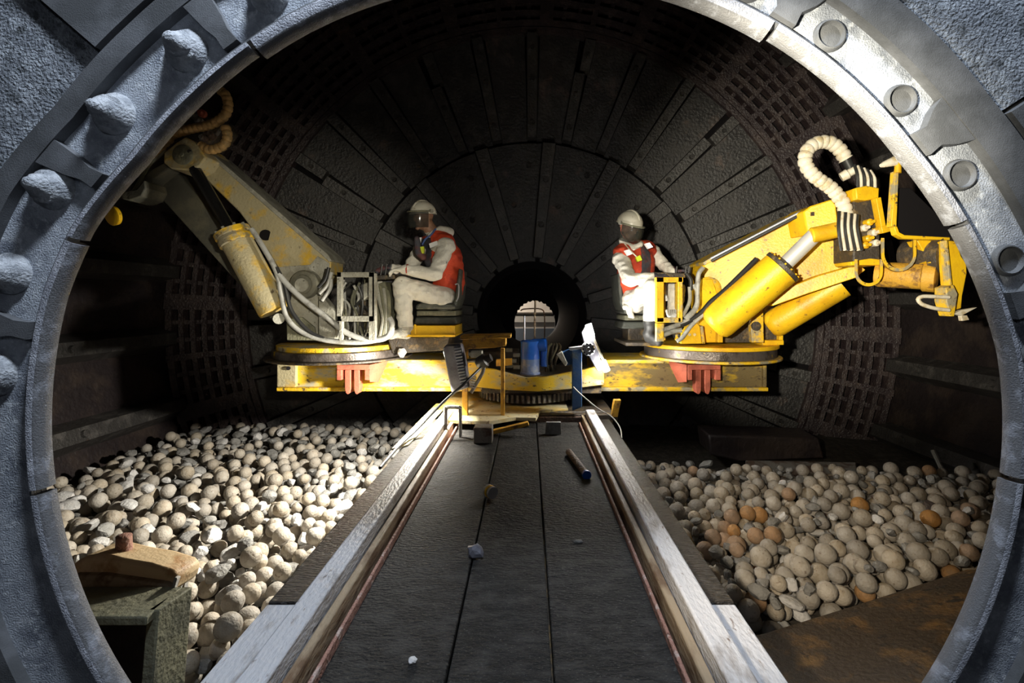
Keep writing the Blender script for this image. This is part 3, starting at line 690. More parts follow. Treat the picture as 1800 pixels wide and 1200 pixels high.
plateP('lower_link', 'dark_link', LM, [(268, 332), (300, 300), (312, 302), (400, 410), (486, 540), (492, 562), (480, 566)], 4.52, .22, .01)
# cylinder
c0, c1 = P(409, 410, 4.13), P(483, 548, 4.15); ax = (c0 - c1).normalized()
MB().lathe(c1, c0 - c1, [(0, .10), (.005, .122), (.03, .125), ((c0 - c1).length - .10, .125), ((c0 - c1).length - .10, .118), ((c0 - c1).length - .02, .118)], 32).build('cylinder_barrel', 'yellow_dusty', LM)
gc_ = MB().lathe(c0 - ax * .10, ax, [(0, .12), (.01, .142), (.05, .142), (.055, .132), (.075, .132), (.08, .145), (.12, .145), (.125, .07)], 32).build('gland_collar', 'yellow_worn', LM)
MB().cyl(c0, P(342, 296, 4.14), .047, None, 22).build('piston_rod', 'rod_dark', LM)
for k in range(8):
    a = 2 * math.pi * k / 8; q = ax.to_track_quat('Z', 'Y').to_matrix() @ V((.115 * math.cos(a), .115 * math.sin(a), 0))
    MB().cyl(c0 + q + ax * .02, c0 + q + ax * .045, .013, None, 8).build('bolt', 'dust_grey', gc_)
MB().cyl(P(490, 560, 4.05), P(490, 560, 4.35), .045, None, 16).build('clevis_pin', 'dust_grey', LM)
# boom head
plateP('head_block', 'yellow_dusty', LM, [(288, 268), (310, 250), (326, 240), (342, 250), (362, 276), (350, 292), (335, 300), (300, 296), (287, 286)], 4.10, .42, .012)
MB().lathe(P(322, 272, 4.10), (0, -1, 0), [(-.02, .085), (.012, .085), (.02, .07), (.02, .022), (.03, .02), (.032, .01)], 26).build('head_pin', 'dust_green', LM)
MB().cyl(P(333, 266, 4.10), P(333, 266, 4.08), .016, None, 12).build('bolt_hole', 'recess_black', LM)
for pts, rr, m in (([(386, 158), (397, 168), (401, 188), (392, 206), (370, 219), (335, 227), (305, 236), (288, 250)], .040, 'hose_orange'),
                   ([(396, 222), (400, 240), (392, 256), (370, 263), (352, 256)], .040, 'hose_orange'),
                   ([(300, 243), (270, 268), (235, 296)], .036, 'hose_orange')):
    MB().tube([P(x, y, 4.15) for x, y in pts], rr, 14, 10, .16, .042).build('ribbed_hose', m, LM)
plateP('hydraulic_block', 'machine_dark', LM, [(318, 210), (345, 198), (385, 208), (392, 222), (372, 250), (350, 258), (330, 240)], 4.3, .25, .02)
for k, (x, y) in enumerate(((345, 205), (358, 201), (366, 232), (374, 240), (360, 244), (352, 214))):
    MB().lathe(P(x, y, 4.3), (0, -1, 0), [(0, .035), (.03, .035), (.035, .02), (.06, .018)], 14).build('fitting', 'rust_red' if k == 1 else 'rust_grey', LM)
for k in range(3):
    MB().tube([P(290 - k * 3, 262 + k * 4, 4.2), P(262 - k * 3, 290 + k * 3, 4.18), P(246, 318 + k * 4, 4.2), P(236, 335, 4.2)], .016, 8).build('hose', 'dust_green', LM)
plateP('grab_tray', 'dark_link', LM, [(212, 338), (240, 332), (253, 316), (256, 330), (248, 345), (228, 352), (215, 350)], 4.05, .25, .01)
MB().lathe(P(196, 379, 3.9), (-.30, -1, -.25), [(-.03, .075), (0, .08), (.006, .07)], 28).build('end_cap', 'yellow_clean', LM)
plateP('grab_arm', 'dark_link', LM, [(236, 330), (262, 300), (290, 285), (296, 296), (268, 316), (246, 342)], 4.2, .15, .01)
# hoses down the bracket
for pts, rr, m in (([(442, 402), (466, 440), (486, 478), (495, 520), (505, 558), (530, 583), (575, 598), (640, 601), (683, 590), (690, 575)], .022, 'hose_grey'),
                   ([(490, 482), (505, 500), (535, 528), (575, 558), (610, 585), (650, 597), (680, 592), (689, 570), (684, 558)], .024, 'hose_grey'),
                   ([(486, 470), (500, 500), (512, 545), (540, 580), (570, 596)], .018, 'rubber'),
                   ([(578, 470), (572, 490), (560, 505)], .016, 'rubber'), ([(583, 478), (576, 500), (562, 516)], .016, 'hose_grey'), ([(582, 490), (580, 508), (566, 528)], .016, 'hose_grey')):
    MB().tube([P(x, y, 4.06) for x, y in pts], rr, 10, 8).build('hose', m, LM)
# control cage
YC = 4.02
for x0, y0, x1, y1 in ((592, 478, 658, 487), (592, 555, 658, 565), (592, 478, 600, 565), (648, 478, 658, 565), (654, 480, 660, 598), (596, 560, 601, 598), (648, 565, 654, 598)):
    plateP('cage_bar', 'dust_grey', LM, [(x0, y0), (x1, y0), (x1, y1), (x0, y1)], YC, .05, .003)
for x0, y0, x1, y1 in ((596, 480, 603, 585), (640, 480, 650, 585)):
    plateP('cage_bar', 'dust_green', LM, [(x0, y0), (x1, y0), (x1, y1), (x0, y1)], YC + .38, .04, .003)
plateP('valve_body', 'dust_grey', LM, [(624, 505), (648, 495), (650, 520), (632, 530)], YC + .15, .16, .01)
plateP('valve_body', 'machine_dark', LM, [(604, 530), (648, 528), (648, 553), (604, 553)], YC + .25, .1, .01)
rg = random.Random(11)
for k in range(10):
    x = 604 + rg.random() * 40; y = 490 + rg.random() * 20
    MB().tube([P(x, y, YC + .10), P(x + rg.uniform(-14, 10), y + 22, YC + .10 + rg.random() * .1), P(x + rg.uniform(-10, 14), y + 45, YC + .12), P(x + rg.uniform(-12, 12), 596, YC + .15)], .011, 8).build('hose', rg.choice(['hose_grey', 'dust_green', 'rubber']), LM)
for k in range(4):
    MB().tube([P(662 + k * 6, 500 + k * 4, 4.25), P(668 + k * 5, 530, 4.2), P(674 + k * 3, 560, 4.2), P(668 + k * 5, 595, 4.25)], .02, 8).build('hose', 'dust_green' if k % 2 else 'dust_grey', LM)
plateP('console', 'dust_green', LM, [(661, 500), (676, 494), (684, 520), (686, 590), (662, 594)], 4.30, .22, .01)
for k, x in enumerate((668, 676, 684)):
    MB().cyl(P(x, 490, 4.3 + .05 * k), P(x + 4, 464, 4.3 + .05 * k), .007, None, 8).build('lever', 'rubber', LM)
plateP('control_deck', 'machine_dark', LM, [(660, 484), (694, 482), (694, 490), (660, 492)], 4.28, .3, .006)
# seat
def seat(parent, x0, x1, ys, Y, back, m='seat_black'):
    # ys: top of cushion, ledges ..., back: +1 back rest on the right, -1 on the left
    w = x1 - x0
    a = MB(); a.prism(polyP([(x0, ys + 6), (x0 + w * .2, ys), (x1 - w * .1, ys + 2), (x1, ys + 6), (x1, ys + 14), (x0, ys + 14)], Y), (0, .46, 0)); a.build('cushion', m, parent, bevel=.02)
    MB().prism(polyP([(x0 + 2, ys + 16), (x1, ys + 16), (x1, ys + 25), (x0 + 2, ys + 25)], Y + .01), (0, .44, 0)).build('seat_pan', 'dust_green', parent, bevel=.008)
    MB().prism(polyP([(x0, ys + 27), (x1, ys + 27), (x1 + 2, ys + 40), (x0 - 3, ys + 40)], Y + .02), (0, .42, 0)).build('bellows', m, parent, bevel=.015)
    xb = x1 if back > 0 else x0
    e = back
    MB().prism(polyP([(xb - e * 8, ys + 6), (xb - e * 2, ys - 6), (xb + e * 5, ys - 58), (xb + e * 10, ys - 58), (xb + e * 6, ys - 6), (xb, ys + 10)], Y + .02), (0, .42, 0)).build('backrest', m, parent, bevel=.015)
seat(LM, 730, 801, 530, 4.36, 1)
sbx = plateP('seat_box', 'yellow_clean', LM, [(716, 572), (800, 572), (800, 590), (716, 590)], 4.30, .45, .005)
plateP('box_rib', 'yellow_clean', sbx, [(728, 570), (731, 570), (731, 592), (728, 592)], 4.285, .02, .002)
plateP('foot_rail', 'yellow_clean', LM, [(690, 588), (800, 588), (800, 592), (690, 592)], 4.27, .5, .003)
plateP('seat_arm', 'machine_dark', LM, [(680, 592), (790, 592), (785, 616), (690, 622)], 4.40, .4, .01)
MB().tube([P(800, 500, 4.35), P(806, 500, 4.35), P(806, 520, 4.35), P(802, 530, 4.35)], .006, 6).build('belt_buckle', 'alu', LM)

# ------------------------------------------------------------------ right manipulator
RM = empty('liner_manipulator', (1.72, 4.66, -.53), 'bright yellow boom manipulator on the right turntable with a gripper head', 'machine', 'boom manipulators')
C = (1.735, 4.68)
disc('base_flange', 'yellow_worn', RM, C, .645, -.535, -.512)
disc('slew_ring', 'ring_steel', RM, C, .60, -.512, -.430)
disc('turntable', 'yellow_clean', RM, C, .62, -.430, -.395)
plateP('turntable_ear', 'yellow_clean', RM, [(1340, 598), (1378, 598), (1378, 606), (1340, 607)], 4.35, .4, .004)
rs = -.0019
def rp(name, m, pts, Y, th, bevel=.006): return plateP(name, m, RM, pts, Y, th, bevel, rs, 1240)
rp('boom', 'yellow_clean', [(1236, 463), (1250, 456), (1415, 372), (1470, 352), (1492, 372), (1508, 420), (1510, 466), (1440, 486), (1365, 516), (1300, 545), (1236, 545)], 4.42, .34, .014)
rp('bottom_flange', 'yellow_clean', [(1350, 524), (1362, 514), (1440, 484), (1510, 464), (1522, 474), (1505, 488), (1420, 516), (1358, 538)], 4.36, .46, .006)
rp('top_flange', 'yellow_worn', [(1236, 461), (1250, 452), (1416, 368), (1416, 373), (1252, 459), (1238, 466)], 4.38, .40, .004)
for k in range(2):
    MB().cyl(P(1250, 459 - 5 * k, 4.28), P(1412, 375 - 5 * k, 3.98), .012, None, 10).build('pipe', 'alu' if k else 'rubber', RM)
MB().lathe(P(1243, 508, 4.36), (0, -1, 0), [(-.05, .11), (.04, .11), (.05, .095), (.05, .06), (.035, .055), (.03, .02)], 28).build('pivot_pin', 'yellow_worn', RM)
MB().cyl(P(1243, 508, 4.34), P(1243, 508, 4.315), .045, None, 20).build('pin_bore', 'recess_black', RM)
sp = [(1196, 604), (1200, 585), (1208, 572)] + arc(1220, 578, 11, 120, 0) + [(1234, 604)]
plateP('cylinder_bracket', 'yellow_clean', RM, sp, 4.10, .05)
plateP('cylinder_bracket', 'yellow_worn', RM, [(1228, 604), (1228, 575), (1236, 572), (1240, 604)], 4.14, .3)
for k in range(2): MB().cyl(P(1212 + k * 9, 588, 4.10), P(1212 + k * 9, 588, 4.08), .013, None, 8).build('bolt', 'yellow_worn', RM)
plateP('main_bracket', 'yellow_clean', RM, [(1228, 602), (1226, 520), (1234, 490), (1252, 490), (1262, 520), (1270, 602)], 4.30, .05)
plateP('main_bracket', 'yellow_worn', RM, [(1228, 602), (1226, 520), (1234, 490), (1252, 490), (1262, 520), (1270, 602)], 4.80, .05)
plateP('rear_bracket', 'yellow_worn', RM, [(1322, 602), (1320, 575), (1326, 550), (1334, 542), (1342, 545), (1343, 602)], 4.25, .06)
MB().lathe(P(1328, 573, 4.25), (0, -1, 0), [(0, .04), (.02, .04), (.022, .02)], 18).build('bracket_pin', 'machine_dark', RM)
plateP('rear_post', 'yellow_clean', RM, [(1262, 602), (1262, 575), (1271, 575), (1271, 602)], 4.18, .06)
plateP('rear_post', 'yellow_clean', RM, [(1370, 602), (1370, 578), (1377, 575), (1377, 602)], 4.4, .06)
plateP('pedestal', 'machine_dark', RM, [(1245, 602), (1250, 560), (1300, 530), (1340, 530), (1368, 545), (1368, 602)], 4.45, .45)
def ram(p0, p1, r, m, collar=True, name='cylinder_barrel'):
    L = (p1 - p0).length
    MB().lathe(p0, p1 - p0, [(0, r * .72), (.03, r * .95), (.07, r), (L, r), (L + .002, r * .6)], 36).build(name, m, RM)
    if collar:
        ax = (p1 - p0).normalized()
        gl = MB().lathe(p1 + ax * .003, ax, [(0, r * 1.03), (.03, r * 1.03), (.035, r * .7), (.06, r * .5)], 36).build('gland', 'machine_dark', RM)
        for k in range(14):
            a = 2 * math.pi * k / 14; q = ax.to_track_quat('Z', 'Y').to_matrix() @ V((r * .92 * math.cos(a), r * .92 * math.sin(a), 0))
            MB().cyl(p1 + q + ax * .02, p1 + q + ax * .046, r * .055, None, 8).build('gland_bolt', 'yellow_clean', gl)
p0, p1 = P(1252, 574, 4.08), P(1372, 472, 3.86)
ram(p0, p1, .150, 'yellow_clean')
MB().cyl(p1, P(1432, 413, 3.76), .058, None, 26).build('piston_rod', 'chrome', RM)
MB().lathe(P(1425, 414, 3.74), P(1472, 404, 3.7) - P(1425, 414, 3.74), [(0, .05), (.01, .06), (.19, .06), (.2, .04)], 24).build('rod_eye', 'yellow_clean', RM)
ram(P(1352, 575, 4.45), P(1478, 498, 4.15), .125, 'yellow_clean', False)
rp('rod_bracket', 'yellow_clean', [(1412, 372), (1425, 362), (1462, 350), (1470, 360), (1474, 398), (1440, 408), (1420, 412)], 4.22, .30, .01)
for k in range(2): MB().box(P(1428 + 14 * k, 376 - 4 * k, 3.855), (.02, .02, .03)).build('slot_bolt', 'machine_dark', RM)
# ribbed S hose and hose bundles
MB().tube([P(x, y, 3.72) for x, y in ((1488, 382), (1482, 358), (1462, 332), (1432, 310), (1416, 288), (1418, 266), (1434, 252), (1456, 250), (1474, 261), (1487, 280))], .052, 16, 10, .17, .048).build('ribbed_hose', 'hose_cream', RM)
MB().cyl(P(1486, 278, 3.72), P(1496, 298, 3.72), .035, .03, 14).build('hose_clamp', 'rubber', RM)
MB().lathe(P(1478, 312, 3.74), P(1500, 300, 3.7) - P(1478, 312, 3.74), [(0, .035), (.05, .04), (.06, .03), (.12, .03)], 16).build('elbow', 'hose_cream', RM)
plateP('manifold', 'yellow_clean', RM, [(1504, 330), (1524, 326), (1546, 330), (1545, 348), (1522, 352), (1506, 350)], 3.62, .16, .008)
for k in range(6):
    MB().tube([P(1508 + k * 6, 330, 3.66), P(1507 + k * 6, 308 + k, 3.64), P(1502 + k * 5.5, 290 + k * 2, 3.68)], .011, 8).build('hose', 'hose_cream' if k % 2 else 'rubber', RM)
for k in range(7):
    MB().tube([P(1475 + k * 5.5, 372 + k, 3.64), P(1474 + k * 5.5, 402, 3.60), P(1479 + k * 6, 440, 3.62)], .012, 8).build('hose', 'hose_cream' if k % 2 else 'rubber', RM)
plateP('tool_body', 'machine_dark', RM, [(1500, 352), (1546, 350), (1548, 462), (1500, 460)], 3.70, .25, .012)
plateP('tool_strap', 'yellow_clean', RM, [(1540, 348), (1549, 346), (1558, 398), (1550, 402)], 3.60, .06, .004)
plateP('tool_strap', 'yellow_clean', RM, [(1549, 398), (1566, 394), (1568, 406), (1552, 410)], 3.58, .1, .004)
for k, (x, y) in enumerate(((1513, 402), (1522, 392), (1530, 410), (1520, 420), (1533, 428), (1515, 432))):
    MB().lathe(P(x, y, 3.70), (0, -1, 0), [(0, .026), (.05, .026), (.06, .014), (.09, .012)], 14).build('fitting', 'yellow_clean' if k % 2 else 'hose_cream', RM)
plateP('tool_plate', 'yellow_clean', RM, [(1495, 460), (1530, 454), (1552, 456), (1552, 466), (1498, 466)], 3.62, .2, .005)
def band(cx, cy, r, Y, d, name='grip_band'):
    # U-shaped band opening upwards
    o = [(cx - r, cy - r * .9)] + arc(cx, cy, r, 180, 360, 14) + [(cx + r, cy - r * .9)]
    i = [(cx + r - 5.5, cy - r * .9)] + arc(cx, cy, r - 5.5, 360, 180, 14) + [(cx - r + 5.5, cy - r * .9)]
    n = len(o); mb = MB(); f = [P(x, y, Y) for x, y in o] + [P(x, y, Y) for x, y in i]
    q = [p + V((d * .55, d * .8, 0)) for p in f]; N = 2 * n
    fs = []
    for k in range(n - 1):
        a, b2, c2, e2 = k, k + 1, N - 2 - k, N - 1 - k
        fs += [(a, b2, c2, e2), (a + N, e2 + N, c2 + N, b2 + N), (a, a + N, b2 + N, b2), (e2, c2, c2 + N, e2 + N)]
    fs += [(0, N - 1, 2 * N - 1, N), (n - 1, n - 1 + N, n + N, n)]
    mb.add(f + q, fs); return mb.build(name, 'yellow_worn', RM, smooth=30)
band(1527, 478, 25, 3.52, .15); band(1580, 446, 31, 3.44, .15)
ca, cb = P(1540, 482, 3.72), P(1628, 486, 3.50)
MB().lathe(ca, cb - ca, [(0, .085), (.02, .095), (.28, .095), (.29, .11), (.36, .11), (.37, .05)], 30).build('rotator', 'orange_rusty', RM)
ca, cb = P(1590, 448, 3.66), P(1662, 448, 3.42)
MB().lathe(ca, cb - ca, [(0, .10), (.02, .11), (.2, .11), (.21, .13), (.27, .13), (.28, .06)], 30).build('rotator', 'machine_dark', RM)
plateP('wedge', 'yellow_clean', RM, [(1634, 462), (1660, 426), (1662, 424), (1664, 464)], 3.40, .12, .005)
plateP('wedge', 'yellow_clean', RM, [(1612, 422), (1640, 422), (1632, 440), (1628, 450)], 3.45, .1, .005)
sh2 = [(1571, 395), (1576, 412), (1588, 419), (1670, 422), (1670, 417), (1590, 413), (1581, 408), (1576, 395)]
plateP('guard_edge', 'yellow_clean', RM, sh2, 3.38, .05, .003)
plateP('guard_plate', 'recess_black', RM, [(1576, 330), (1600, 330), (1672, 400), (1672, 418), (1590, 414), (1580, 406), (1574, 395)], 3.44, .04, .004)
plateP('upright_bar', 'yellow_worn', RM, [(1574, 300), (1580, 300), (1576, 398), (1567, 398)], 3.36, .05, .003)
MB().lathe(P(1548, 291, 3.36), P(1572, 283, 3.36) - P(1548, 291, 3.36), [(0, .012), (.02, .02), (.08, .03), (.1, .034), (.105, .02)], 16).build('spot_head', 'hose_cream', RM)
MB().cyl(P(1579, 272, 3.36), P(1578, 304, 3.36), .018, .022, 12).build('knuckle', 'yellow_clean', RM)
plateP('jaw', 'yellow_clean', RM, [(1664, 422), (1682, 424), (1690, 450), (1699, 462), (1700, 480), (1692, 520), (1690, 542), (1676, 546), (1676, 520), (1670, 500)], 3.30, .08, .006)
plateP('jaw_rib', 'yellow_worn', RM, [(1662, 422), (1666, 422), (1674, 500), (1670, 502)], 3.26, .05, .003)
plateP('jaw_tip', 'yellow_worn', RM, [(1664, 505), (1676, 500), (1684, 516), (1678, 556), (1672, 556), (1664, 530)], 3.24, .1, .005)
plateP('jaw_blade', 'hose_cream', RM, [(1678, 552), (1690, 545), (1718, 540), (1690, 555)], 3.24, .03, .002)
plateP('jaw_blade', 'hose_cream', RM, [(1690, 554), (1700, 554), (1704, 562), (1692, 564)], 3.24, .03, .002)
MB().tube([P(x, y, 3.22) for x, y in ((1668, 522), (1640, 521), (1622, 521), (1614, 526), (1622, 535), (1645, 542), (1668, 545))], .013, 10, 8).build('jaw_hose', 'hose_cream', RM)
# hoses and control cage
for pts, rr, m in (([(1330, 455), (1300, 485), (1272, 512), (1250, 530), (1232, 550), (1210, 565), (1195, 572)], .022, 'rubber'),
                   ([(1300, 500), (1270, 525), (1245, 545), (1222, 560), (1200, 566), (1188, 572)], .020, 'hose_grey'),
                   ([(1280, 505), (1252, 530), (1240, 548), (1215, 572), (1200, 592), (1190, 600)], .018, 'hose_grey'),
                   ([(1236, 470), (1228, 482), (1226, 505), (1224, 540), (1206, 562)], .02, 'hose_grey'),
                   ([(1218, 500), (1226, 515), (1222, 540), (1204, 560)], .017, 'hose_grey'), ([(1212, 504), (1212, 530), (1200, 556)], .016, 'dust_grey'), ([(1206, 480), (1214, 492), (1214, 510)], .018, 'rubber'),
                   ([(1165, 580), (1180, 575), (1195, 570)], .02, 'hose_grey'), ([(1163, 590), (1185, 582), (1198, 580)], .02, 'hose_grey')):
    MB().tube([P(x, y, 4.08) for x, y in pts], rr, 10, 8).build('hose', m, RM)
YC = 4.02
for x0, y0, x1, y1, m in ((1153, 487, 1201, 496, 'yellow_clean'), (1155, 558, 1197, 567, 'yellow_worn'), (1154, 487, 1167, 566, 'yellow_clean'), (1192, 487, 1200, 566, 'yellow_worn'), (1154, 568, 1167, 600, 'yellow_worn')):
    plateP('cage_bar', m, RM, [(x0, y0), (x1, y0), (x1, y1), (x0, y1)], YC, .05, .003)
for x0, y0, x1, y1 in ((1158, 490, 1170, 598), (1188, 490, 1196, 598)):
    plateP('cage_bar', 'yellow_worn', RM, [(x0, y0), (x1, y0), (x1, y1), (x0, y1)], YC + .36, .04, .003)
for k in range(5):
    MB().tube([P(1172 + k * 4, 545, 4.2), P(1176 + k * 3, 556, 4.15), P(1186 + k * 2, 552, 4.15)], .012, 8).build('hose', 'hose_grey', RM)
plateP('control_deck', 'machine_dark', RM, [(1150, 478), (1205, 480), (1205, 488), (1150, 487)], 4.3, .35, .006)
for k, x in enumerate((1188, 1204, 1210)):
    MB().cyl(P(x, 485, 4.4), P(x + 2, 468, 4.4), .008, None, 8).build('lever', 'rubber', RM)
seat(RM, 1096, 1135, 538, 4.58, -1)
plateP('seat_post', 'machine_dark', RM, [(1104, 570), (1150, 570), (1150, 604), (1104, 604)], 4.66, .3, .01)
plateP('foot_plate', 'machine_dark', RM, [(1100, 602), (1160, 602), (1160, 608), (1100, 608)], 4.35, .6, .005)
lr = MB().ell(P(1107, 545, 4.52), (.035, .04, .055)); lr.ell(P(1110, 555, 4.52), (.03, .04, .03)); lr.ell(P(1100, 540, 4.53), (.03, .04, .03))
lr.v = [tuple(V(p) + .012 * noise.noise_vector(V(p) * 28)) for p in lr.v]
tag(lr.build('rag', 'cloth_white'), 'crumpled pale rag hanging by the right seat', 'rag')

# ------------------------------------------------------------------ people
DG = bpy.context.evaluated_depsgraph_get
def blob(name, caps, ells, voxel, mats, classify=None, parent=None, iters=5, wrinkle=0.0):
    mb = MB()
    for p0, r0, p1, r1 in caps:
        p0, p1 = V(p0), V(p1)
        mb.ell(p0, (r0, r0, r0), nu=14, nv=9); mb.ell(p1, (r1, r1, r1), nu=14, nv=9); mb.cyl(p0, p1, r0, r1, 14)
    for c, rad, rot in ells: mb.ell(c, rad, rot, 18, 12)
    me = mb.mesh(name, mats[0]); o = bpy.data.objects.new('tmp', me); COL.objects.link(o)
    m = o.modifiers.new('r', 'REMESH'); m.mode = 'VOXEL'; m.voxel_size = voxel; m.use_smooth_shade = True
    s = o.modifiers.new('s', 'SMOOTH'); s.factor = .5; s.iterations = iters
    bpy.context.view_layer.update()
    dg = DG(); ev = o.evaluated_get(dg); nm = bpy.data.meshes.new_from_object(ev, depsgraph=dg)
    bpy.data.objects.remove(o); nm.name = name
    nm.materials.clear()
    for k in mats: nm.materials.append(MATS[k])
    if wrinkle:
        n_ = len(nm.vertices); co = np.empty(n_ * 3); no_ = np.empty(n_ * 3)
        nm.vertices.foreach_get('co', co); nm.vertex_normals.foreach_get('vector', no_)
        co = co.reshape(-1, 3); no_ = no_.reshape(-1, 3)
        for i in range(n_): co[i] += no_[i] * wrinkle * noise.noise(V((co[i][0] * 14, co[i][1] * 14, co[i][2] * 26)))
        nm.vertices.foreach_set('co', co.ravel()); nm.update()
    if classify:
        for p in nm.polygons: p.material_index = classify(p.center)
    nm.shade_smooth()
    ob = bpy.data.objects.new(name, nm); COL.objects.link(ob)
    if parent: adopt(ob, parent)
    return ob
def chain(pts, rs): return [(pts[i], rs[i], pts[i + 1], rs[i + 1]) for i in range(len(pts) - 1)]
def hand(wrist, fwd, down, side, curl=.5, k=1.0):
    """palm plus four fingers and a thumb, bent towards 'down'"""
    f, d, s = V(fwd).normalized(), V(down).normalized(), V(side).normalized(); w = V(wrist); caps = []
    pc = w + f * .045 * k
    for j in range(4): caps.append((w + s * (.012 * (j - 1.5)) * k, .017 * k, w + (f * .085 + s * (.021 * (j - 1.5))) * k, .0125 * k))
    for j, L in enumerate((.070, .080, .075, .058)):
        b0 = w + (f * .085 + s * (.021 * (j - 1.5))) * k
        b1 = b0 + (f * (1 - curl * .4) + d * curl * .7).normalized() * L * .45 * k
        b2 = b1 + (f * (1 - curl) + d * curl * 1.2).normalized() * L * .33 * k
        b3 = b2 + (f * (.6 - curl) + d * 1.0).normalized() * L * .25 * k
        caps += chain([b0, b1, b2, b3], [.0115 * k, .0105 * k, .0095 * k, .0085 * k])
    t0 = w + (f * .028 - s * .034) * k; t1 = t0 + (f * .038 - s * .018 + d * .014) * k; t2 = t1 + (f * .032 + d * .018) * k
    caps += chain([w + f * .01 * k, t0, t1, t2], [.018 * k, .014 * k, .0115 * k, .0095 * k])
    return caps
def head_parts(c, face, up, k=1.0):
    """ellipsoids of a head: skull, jaw, nose, brow, chin, ears; face = viewing direction"""
    f = V(face).normalized(); u = (V(up) - f * V(up).dot(f)).normalized(); s = u.cross(f)
    M = Matrix((s, f, u)).transposed()
    c = V(c); E = lambda a, b, d, rx, ry, rz: (c + (s * a + f * b + u * d) * k, (rx * k, ry * k, rz * k), M)
    return [E(0, -.01, .03, .074, .092, .090), E(0, .022, -.040, .056, .062, .068), E(0, .070, -.090, .024, .022, .018), E(0, .094, -.012, .013, .020, .022),
            E(0, .084, .016, .050, .014, .010), E(0, .078, -.055, .026, .016, .010), E(.074, -.005, -.010, .010, .018, .030), E(-.074, -.005, -.010, .010, .018, .030)], (c, s, f, u, M)
def helmet(parent, fr, k, tiltf=0.0, m='helmet_white'):
    c, s, f, u, M = fr
    mb = MB(); nu = 32; vs = []; fs = []; rows = 10
    for j in range(rows + 1):
        t = (math.pi / 2) * j / rows
        for i in range(nu):
            a = 2 * math.pi * i / nu
            rx, ry, rz = .108, .130, .114
            p = c + (s * rx * math.cos(a) * math.cos(t) + f * (ry * math.sin(a) * math.cos(t) - .004) + u * (rz * math.sin(t) + .048)) * k
            vs.append(p)
    for j in range(rows):
        for i in range(nu): fs.append((j * nu + i, j * nu + (i + 1) % nu, (j + 1) * nu + (i + 1) % nu, (j + 1) * nu + i))
    mb.add(vs, fs); ho = mb.build('helmet', m, parent, smooth=60)
    mb = MB(); vs = []
    for rx, ry, z in ((.106, .130, .050), (.111, .136, .044), (.111, .136, .038), (.104, .128, .040)):
        for i in range(nu):
            a = 2 * math.pi * i / nu; e = 1.08 if math.sin(a) > .3 and rx > .11 else 1
            vs.append(c + (s * rx * math.cos(a) + f * (ry * math.sin(a) * e - .004) + u * z) * k)
    mb.add(vs, [(j * nu + i, j * nu + (i + 1) % nu, ((j + 1) % 4) * nu + (i + 1) % nu, ((j + 1) % 4) * nu + i) for j in range(4) for i in range(nu)])
    mb.build('brim', m, ho, smooth=50)
    mb = MB(); mb.tube([c + (f * (.122 * math.cos(R(a)) - .004) + u * (.112 * math.sin(R(a)) + .050)) * k for a in range(25, 156, 10)], .011 * k, 8, 2); mb.build('ridge', m, ho)
def visor(parent, fr, k, z0, z1, m='visor_smoke', a0=-75, a1=75):
    c, s, f, u, M = fr; mb = MB(); n = 16; vs = []
    for rr in (1.0, .975):
        for z, rx, ry in ((z1, .122, .160), ((z0 + z1) / 2, .124, .170), (z0, .110, .158)):
            for i in range(n + 1):
                a = R(a0 + (a1 - a0) * i / n); vs.append(c + (s * rx * rr * math.sin(a) + f * (ry * rr * math.cos(a) - .01) + u * z) * k)
    w = n + 1; fs = []
    for L in (0, 1):
        for j in range(2):
            for i in range(n): b = L * 3 * w + j * w + i; fs.append((b, b + 1, b + w + 1, b + w))
    for i in range(n): fs.append((i, i + 1, 3 * w + i + 1, 3 * w + i)); fs.append((2 * w + i, 2 * w + i + 1, 5 * w + i + 1, 5 * w + i))
    mb.add(vs, fs); so = mb.build('face_shield', m, parent, smooth=50)
    e = MB(); e.tube([c + (s * .124 * math.sin(R(a)) + f * (.162 * math.cos(R(a)) - .01) + u * z1) * k for a in range(a0 - 8, a1 + 9, 11)], .007 * k, 8, 2); e.build('frame', 'dust_green', so)
    for sg in (-1, 1): MB().cyl(c + (s * sg * .106 + u * z1) * k, c + (s * sg * .128 + u * z1) * k, .018 * k, None, 14).build('hinge', 'dust_grey', so)
def eyes(parent, fr, k):
    c, s, f, u, M = fr
    for sg in (-1, 1):
        MB().ell(c + (s * sg * .030 + f * .078 + u * .0) * k, (.012 * k, .010 * k, .008 * k), M, 10, 8).build('eye', 'white_patch', parent)

# ---- left operator, facing the left boom
man = empty('person', P(740, 592, 4.45), 'seated person in white overalls, red vest and visored helmet facing left', 'person', 'machine operators')
k = 1.0
hipn, hipf = P(780, 524, 4.46), P(780, 522, 4.68)
kneen, kneef = P(706, 502, 4.30), P(676, 500, 4.62)
anklen, anklef = P(713, 572, 4.30), P(679, 580, 4.58)
pel, waist, chest, upper, neck = P(783, 522, 4.57), P(787, 490, 4.56), P(780, 455, 4.54), P(772, 425, 4.53), P(760, 408, 4.51)
shn, shf = P(784, 433, 4.36), P(742, 436, 4.70)
eln, elf = P(765, 482, 4.22), P(716, 478, 4.66)
wrn, wrf = P(712, 474, 4.20), P(690, 472, 4.44)
hc = P(744, 384, 4.49)
caps = chain([hipn, kneen, anklen], [.102, .082, .070]) + chain([hipf, kneef, anklef], [.102, .080, .066])
caps += chain([pel, waist, chest, upper], [.135, .135, .145, .115]) + [(upper, .075, neck, .06), (neck, .058, hc, .055)]
caps += [(shn, .085, shf, .085), (hipn, .12, hipf, .12), (upper, .11, shn, .085), (upper, .11, shf, .085)]
caps += chain([shn, eln, wrn], [.078, .064, .045]) + chain([shf, elf, wrf], [.076, .062, .045])
toe = P(688, 588, 4.24)
